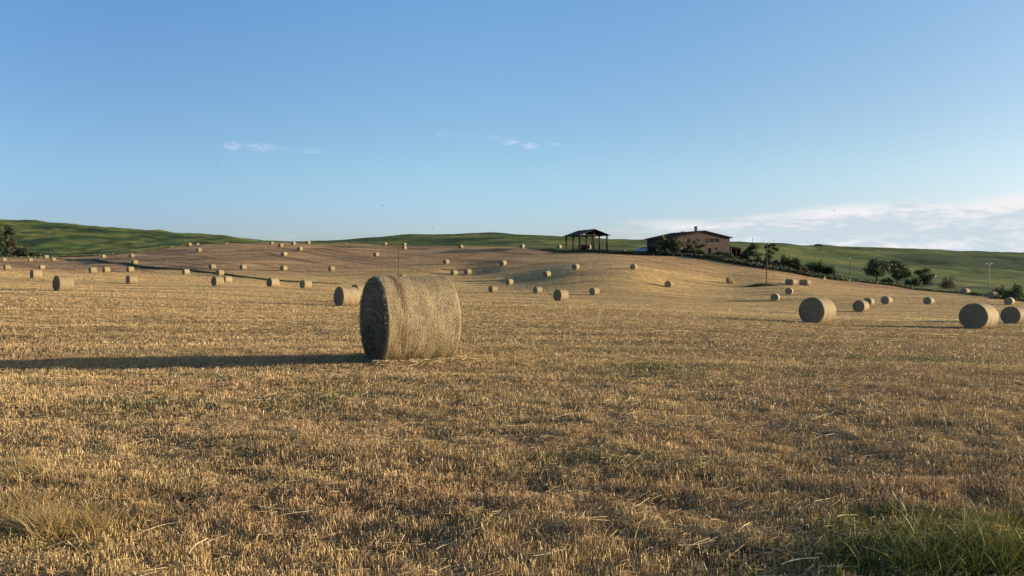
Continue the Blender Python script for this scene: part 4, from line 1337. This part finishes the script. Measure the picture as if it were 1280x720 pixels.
# ------------------------------------------------------------------ bushes and trees round the house
GH = 'bushes and trees round the farmhouse'
hb = [
 ('tree', 826, 238, 292.5, 9, 'thin-topped young tree rising over the left end of the farmhouse roof', OLIVE, 1300, True),
 ('tree', 838, 236, 297, 7, 'darker small tree in front of the left part of the farmhouse', GREENS, 1500, False),
 ('tree', 847, 235, 299, 7, 'yellow-green small tree in front of the middle of the farmhouse', OLIVE, 1500, False),
 ('tree', 864, 236, 298, 7.5, 'sparse pale green tree left of the shuttered windows', OLIVE, 1000, True),
 ('tree', 876, 235, 303, 6, 'sparse low tree below the shuttered windows', OLIVE, 700, True),
 ('bush', 817, 238, 303, 6, 'dark bush at the left corner of the farmhouse beside the car', DARKG, 1200, False),
 ('bush', 855, 236, 306, 6, 'dark bush between the small trees in front of the farmhouse', DARKG, 1000, False),
 ('bush', 898, 238, 312, 7, 'low dark shrub at the foot of the right end of the farmhouse wall', DARKG, 1200, False),
 ('bush', 868, 234, 309, 8, 'wide shrub hiding the foot of the farmhouse wall below the shuttered windows', GREENS, 1500, False),
 ('bush', 910, 236, 314, 6, 'low shrub at the corner between farmhouse and shed', DARKG + RUST[:1], 1000, False),
 ('bush', 833, 233, 310, 7, 'low dark bush at the foot of the small trees near the house', DARKG, 900, False),
 ('tree', 943, 232, 303.5, 9, 'dark green tree between the shed and the wooden pole', GREENS, 2200, False),
 ('tree', 963, 226, 302.5, 8, 'tall light green tree standing right behind the wooden pole', OLIVE + GREENS[:2], 2000, True),
 ('bush', 929, 232, 312, 7, 'dark bush in front of the right side of the shed', DARKG, 1200, False),
 ('bush', 952, 222, 318, 7, 'low dark bush below the tree left of the wooden pole', DARKG, 1000, False),
 ('bush', 981, 222, 316, 8, 'first dark bush right of the wooden pole in the row down the slope', GREENS, 1500, False),
 ('bush', 996, 220, 319, 7, 'second dark bush right of the wooden pole in the row down the slope', DARKG, 1300, False),
 ('bush', 1011, 219, 320.5, 8, 'third bush right of the wooden pole, widest of the row', GREENS, 1400, False),
 ('bush', 1024, 218, 323, 6, 'fourth bush in the row right of the wooden pole', GREENS, 1000, False),
 ('bush', 1036, 217, 327.5, 8, 'last roundish bush at the lower end of the row down the slope', DARKG, 1500, False),
 ('bush', 1003, 216, 331, 7, 'pale brown scrub bush in front of the row of dark bushes', RUST, 800, False),
 ('bush', 972, 220, 322, 6, 'brownish scrub bush between the wooden pole and the row of bushes', RUST, 900, False),
]
for i, (k, px, d, top_, hw, lab, pal, n, sp_r) in enumerate(hb):
    n = int(n * 2.1); hw *= 1.32
    if k == 'tree': tree('garden_tree', lab, 'tree', GH, px, d, top_, hw, .2, pal, 60 + i, n, sparse=sp_r, leaf=.30)
    else: bush('bush', lab, 'bush', GH, px, d, top_, hw, pal, 60 + i, n)

# rough scrub bank between the stubble and the farmyard
def scrub_line(name, label, path, n, hgt, wid, pal, wb, cat='scrub', size=.3):
    """path: list of (x, y) on the ground"""
    P2 = np.array(path); seg = np.linalg.norm(np.diff(P2, axis=0), axis=1); cum = np.concatenate([[0], np.cumsum(seg)])
    s = RNG.random(n) * cum[-1]
    x = np.interp(s, cum, P2[:, 0]) + RNG.normal(0, wid / 2, n); y = np.interp(s, cum, P2[:, 1]) + RNG.normal(0, wid / 2, n)
    hh = hgt * RNG.uniform(.4, 1.2, n) * (1 + .5 * gnoise(s / 3.0, s * 0, 77))
    c = np.array(pal)[RNG.integers(0, len(pal), n)] * RNG.uniform(.8, 1.2, n)[:, None]
    V, F, Cc = blades(n, x, y, hh, wb * RNG.uniform(.6, 1.4, n), np.abs(RNG.normal(0, .5, n)), c, c * .9, taper=.5)
    o = np_mesh(name, V, [F], M_LEAF, colors=Cc)
    tag(o, label, cat, kind='stuff')
def edge_pts(px0, px1, off, k=60):
    out = []
    for px in np.linspace(px0, px1, k):
        th = math.atan((px - 640) / F_PX); r = float(edge_r(np.array([th]))[0]) + off
        out.append((r * math.sin(th), r * math.cos(th)))
    return out
scrub_line('scrub', 'dark rough weeds along the field edge below the farmhouse', edge_pts(775, 1045, .8), 9000, .75, 1.3, DARKG + [(.08, .07, .035)], .16)
scrub_line('scrub', 'thin line of grass and weeds along the lower right field edge', edge_pts(1045, 1340, 1.0), 5000, .55, 1.4, GREENS + [(.16, .14, .06)], .13)
scrub_line('scrub', 'grass bank in front of the open shelter, shadow put into its dark green', edge_pts(682, 790, 1.2), 6000, .5, 2.2, DARKG + GREENS[:1], .14)  # dark greens stand in for the shadow lying on this grass
scrub_line('scrub', 'dry pale grass fringe along the left field edge', edge_pts(-60, 240, 1.0), 6000, .55, 2.0, OLIVE + [(.22, .19, .08)], .2)
scrub_line('scrub', 'dark weeds filling the slope between farmhouse and bushes', edge_pts(800, 1040, 4.5), 7000, .7, 4.0, DARKG + RUST[:1], .2)
# grassy strip crossing the left field with a shallow bank
ctrl = [(60,322.6,300),(110,325,270),(165,331.5,232),(230,337.2,212),(290,344.5,185),(340,350.5,158),(375,353,150),(400,354,150),(425,355.2,150)]
gp = [on_ground(a, b2, c2) for a, b2, c2 in ctrl]
gp = [(p.x, p.y) for p in gp]
V = []; F = []; K_ = 160
P2 = np.array(gp); seg = np.linalg.norm(np.diff(P2, axis=0), axis=1); cum = np.concatenate([[0], np.cumsum(seg)])
ss = np.linspace(0, cum[-1], K_); sx_ = np.interp(ss, cum, P2[:, 0]); sy_ = np.interp(ss, cum, P2[:, 1])
for _ in range(4):
    sx_[1:-1] = (sx_[:-2] + 2 * sx_[1:-1] + sx_[2:]) / 4; sy_[1:-1] = (sy_[:-2] + 2 * sy_[1:-1] + sy_[2:]) / 4
tx_ = np.gradient(sx_); ty_ = np.gradient(sy_); tl_ = np.hypot(tx_, ty_); nx_, ny_ = -ty_ / tl_, tx_ / tl_
prof_ = [(-.9, -.1), (-.5, .24), (-.1, .36), (.4, .32), (1.0, .18), (2.0, -.1)]
for i in range(K_):
    e_ = math.sin(math.pi * min(1, max(0, i / (K_ - 1)))) ** .3
    for (o1, h1) in prof_:
        sgn = 1 if ny_[i] > 0 else -1
        X = sx_[i] + nx_[i] * o1 * sgn; Y = sy_[i] + ny_[i] * o1 * sgn
        V.append((X, Y, zat(X, Y) + (h1 * e_ if h1 > 0 else h1) + .05 * float(gnoise(ss[i] / 1.3, o1, 8))))
k_ = len(prof_)
for i in range(K_ - 1):
    for j in range(k_ - 1): F.append((i * k_ + j, i * k_ + j + 1, (i + 1) * k_ + j + 1, (i + 1) * k_ + j))
V = np.array(V)
cols = np.repeat(np.array([[.075, .085, .030]]), len(V), 0)
o = np_mesh('bank', V, [np.array(F)], m_green, colors=cols, smooth=True)
tag(o, kind='structure')
scrub_line('grass_strip', 'thin strip of green grass crossing the stubble on the left', list(zip(sx_, sy_)), 9000, .26, .8, OLIVE + GREENS[:3], .09, 'grass')

# ------------------------------------------------------------------ poles
def pole(name, label, px, d, top_px, r, mat, arm=None):
    x = (px - 640) / F_PX * d
    z = zat(x, d)
    H = EYE + (ray(px, top_px) * d)[2] - z
    root = empty(name, (x, d, z - .05), rad(10)); tag(root, label, 'utility pole')
    MB().tube((0, 0, -.5), (.02 * H * .3, 0, H), r * 1.15, r * .8, 12).build('pole_shaft', mat, root)
    if arm:
        a = MB().box(-arm / 2, arm / 2, -.06, .06, H - .35, H - .23).build('crossarm', mat, root)
        for q in (-arm / 2 + .1, 0, arm / 2 - .1):
            MB().tube((q, 0, H - .229), (q, 0, H - .02), .05, .035, 8).tube((q, 0, H - .1), (q, 0, H - .07), .08, .08, 8).build('insulator', M_INS, a)
    else:
        MB().tube((.05, -.02, H - .02), (.05, -.02, H + .12), .06, .04, 8).build('insulator', M_INS, root)
    return root
M_INS = plain('brown_glazed_ceramic', (.22, .18, .15), .3, .05, 3, spec=.5)
M_POLE = plain('brown_pole_wood', (.085, .062, .045), .9, .3, 5)
M_CONC = plain('pale_concrete_pole', (.30, .29, .26), .9, .15, 5)
pole('utility_pole', 'thin dark pole rising behind the big foreground bale', 498, 196, 296, .095, M_POLE)
pole('utility_pole', 'brown wooden pole standing in a small island of grass', 958, 181, 303.5, .115, M_POLE, arm=.9)
pole('utility_pole', 'pale concrete pole with crossarm near the right border', 1236, 176, 328, .11, M_CONC, arm=1.5)
for px, d, t_, lab in ((940, 262, 296, 'short thin pole above the trees right of the farmhouse'), (1062, 235, 323, 'very thin stake on the right slope left of the two close trees'),
                       (885.5 + 38, 258, 300, 'thin stake beside the shed roof')):
    pole('stake', lab, px, d, t_, .07, M_POLE)
# grass island round the wooden pole
p = at_depth(952, 180)
n = 3500
t_ = RNG.uniform(0, 2 * math.pi, n); q_ = np.sqrt(RNG.random(n))
x = p.x + np.cos(t_) * q_ * 3.6; y = p.y + np.sin(t_) * q_ * 1.6
c = np.array(GREENS + OLIVE)[RNG.integers(0, 8, n)]
V, F, Cc = blades(n, x, y, .62 * (1.05 - q_) * RNG.uniform(.6, 1.2, n) + .1, np.full(n, .07), np.abs(RNG.normal(0, .4, n)), c, c * .8, taper=.3)
o = np_mesh('grass_island', V, [F], M_LEAF, colors=Cc)
tag(o, 'small unmown island of green grass round the wooden pole', 'grass', kind='stuff')

# dark little hut and a bush on the skyline of the right hills
p = at_depth(1022.7, 800)
hut = empty('field_hut', (p.x, p.y, p.z - .5), rad(15)); tag(hut, 'tiny dark hut on the skyline of the right-hand hill', 'hut')
MB().box(-3.2, 3.2, -2, 2, 0, 2.6).build('wall', M_DARKIN, hut)
MB().prism([(-3.6, -2.4, 2.5), (3.6, -2.4, 2.5), (0, -2.4, 3.4)], (0, 4.8, 0)).build('roof', M_TILE, hut)
bush('bush', 'tiny dark bush on the skyline right of the hut', 'bush', None, 1083.5, 840, 309.5, 2.2, DARKG, 99, 500, .6)

# swallows high over the field
M_BIRD = plain('dark_feathers', (.02, .02, .025), .8, .2, 8)
for i, (px, py, lab) in enumerate([(272,206,'tiny dark bird in the sky, topmost of three close ones at left'), (270,214,'tiny dark bird in the sky, middle of three close ones at left'),
     (270,224,'tiny dark bird in the sky, lowest of three close ones at left'), (482,206,'tiny dark bird alone in the middle of the sky'),
     (478,257,'tiny dark bird low over the gap of the hills'), (1043,263,'tiny dark bird against the cloud bank at right'), (540,286,'tiny dark bird just over the dark hill')]):
    d = 120.0
    v_ = ray(px, py) * d
    br = empty('bird', (v_[0], v_[1], EYE + v_[2]), random.uniform(0, 6.28)); tag(br, lab, 'bird', 'birds in the sky')
    bm = bmesh.new()
    bmesh.ops.create_uvsphere(bm, u_segments=10, v_segments=8, radius=1)
    for v in bm.verts:
        v.co = Vector((v.co.x * .11 * (1 + .2 * v.co.x), v.co.y * .032, v.co.z * .030))
    me = bpy.data.meshes.new('body'); bm.to_mesh(me); bm.free(); me.materials.append(M_BIRD)
    o = bpy.data.objects.new('body', me); COL.objects.link(o); o.parent = br
    up = random.uniform(-.05, .09)
    for s in (-1, 1):
        MB().prism([(.05, s * .02, 0), (.03, s * .10, up), (-.06, s * .20, up * .6), (-.02, s * .10, up), (-.04, s * .02, 0)], (0, 0, .008)).build('wing', M_BIRD, br)
    MB().prism([(-.09, -.008, 0), (-.19, -.035, 0), (-.14, 0, 0), (-.19, .035, 0), (-.09, .008, 0)], (0, 0, .006)).build('tail', M_BIRD, br)
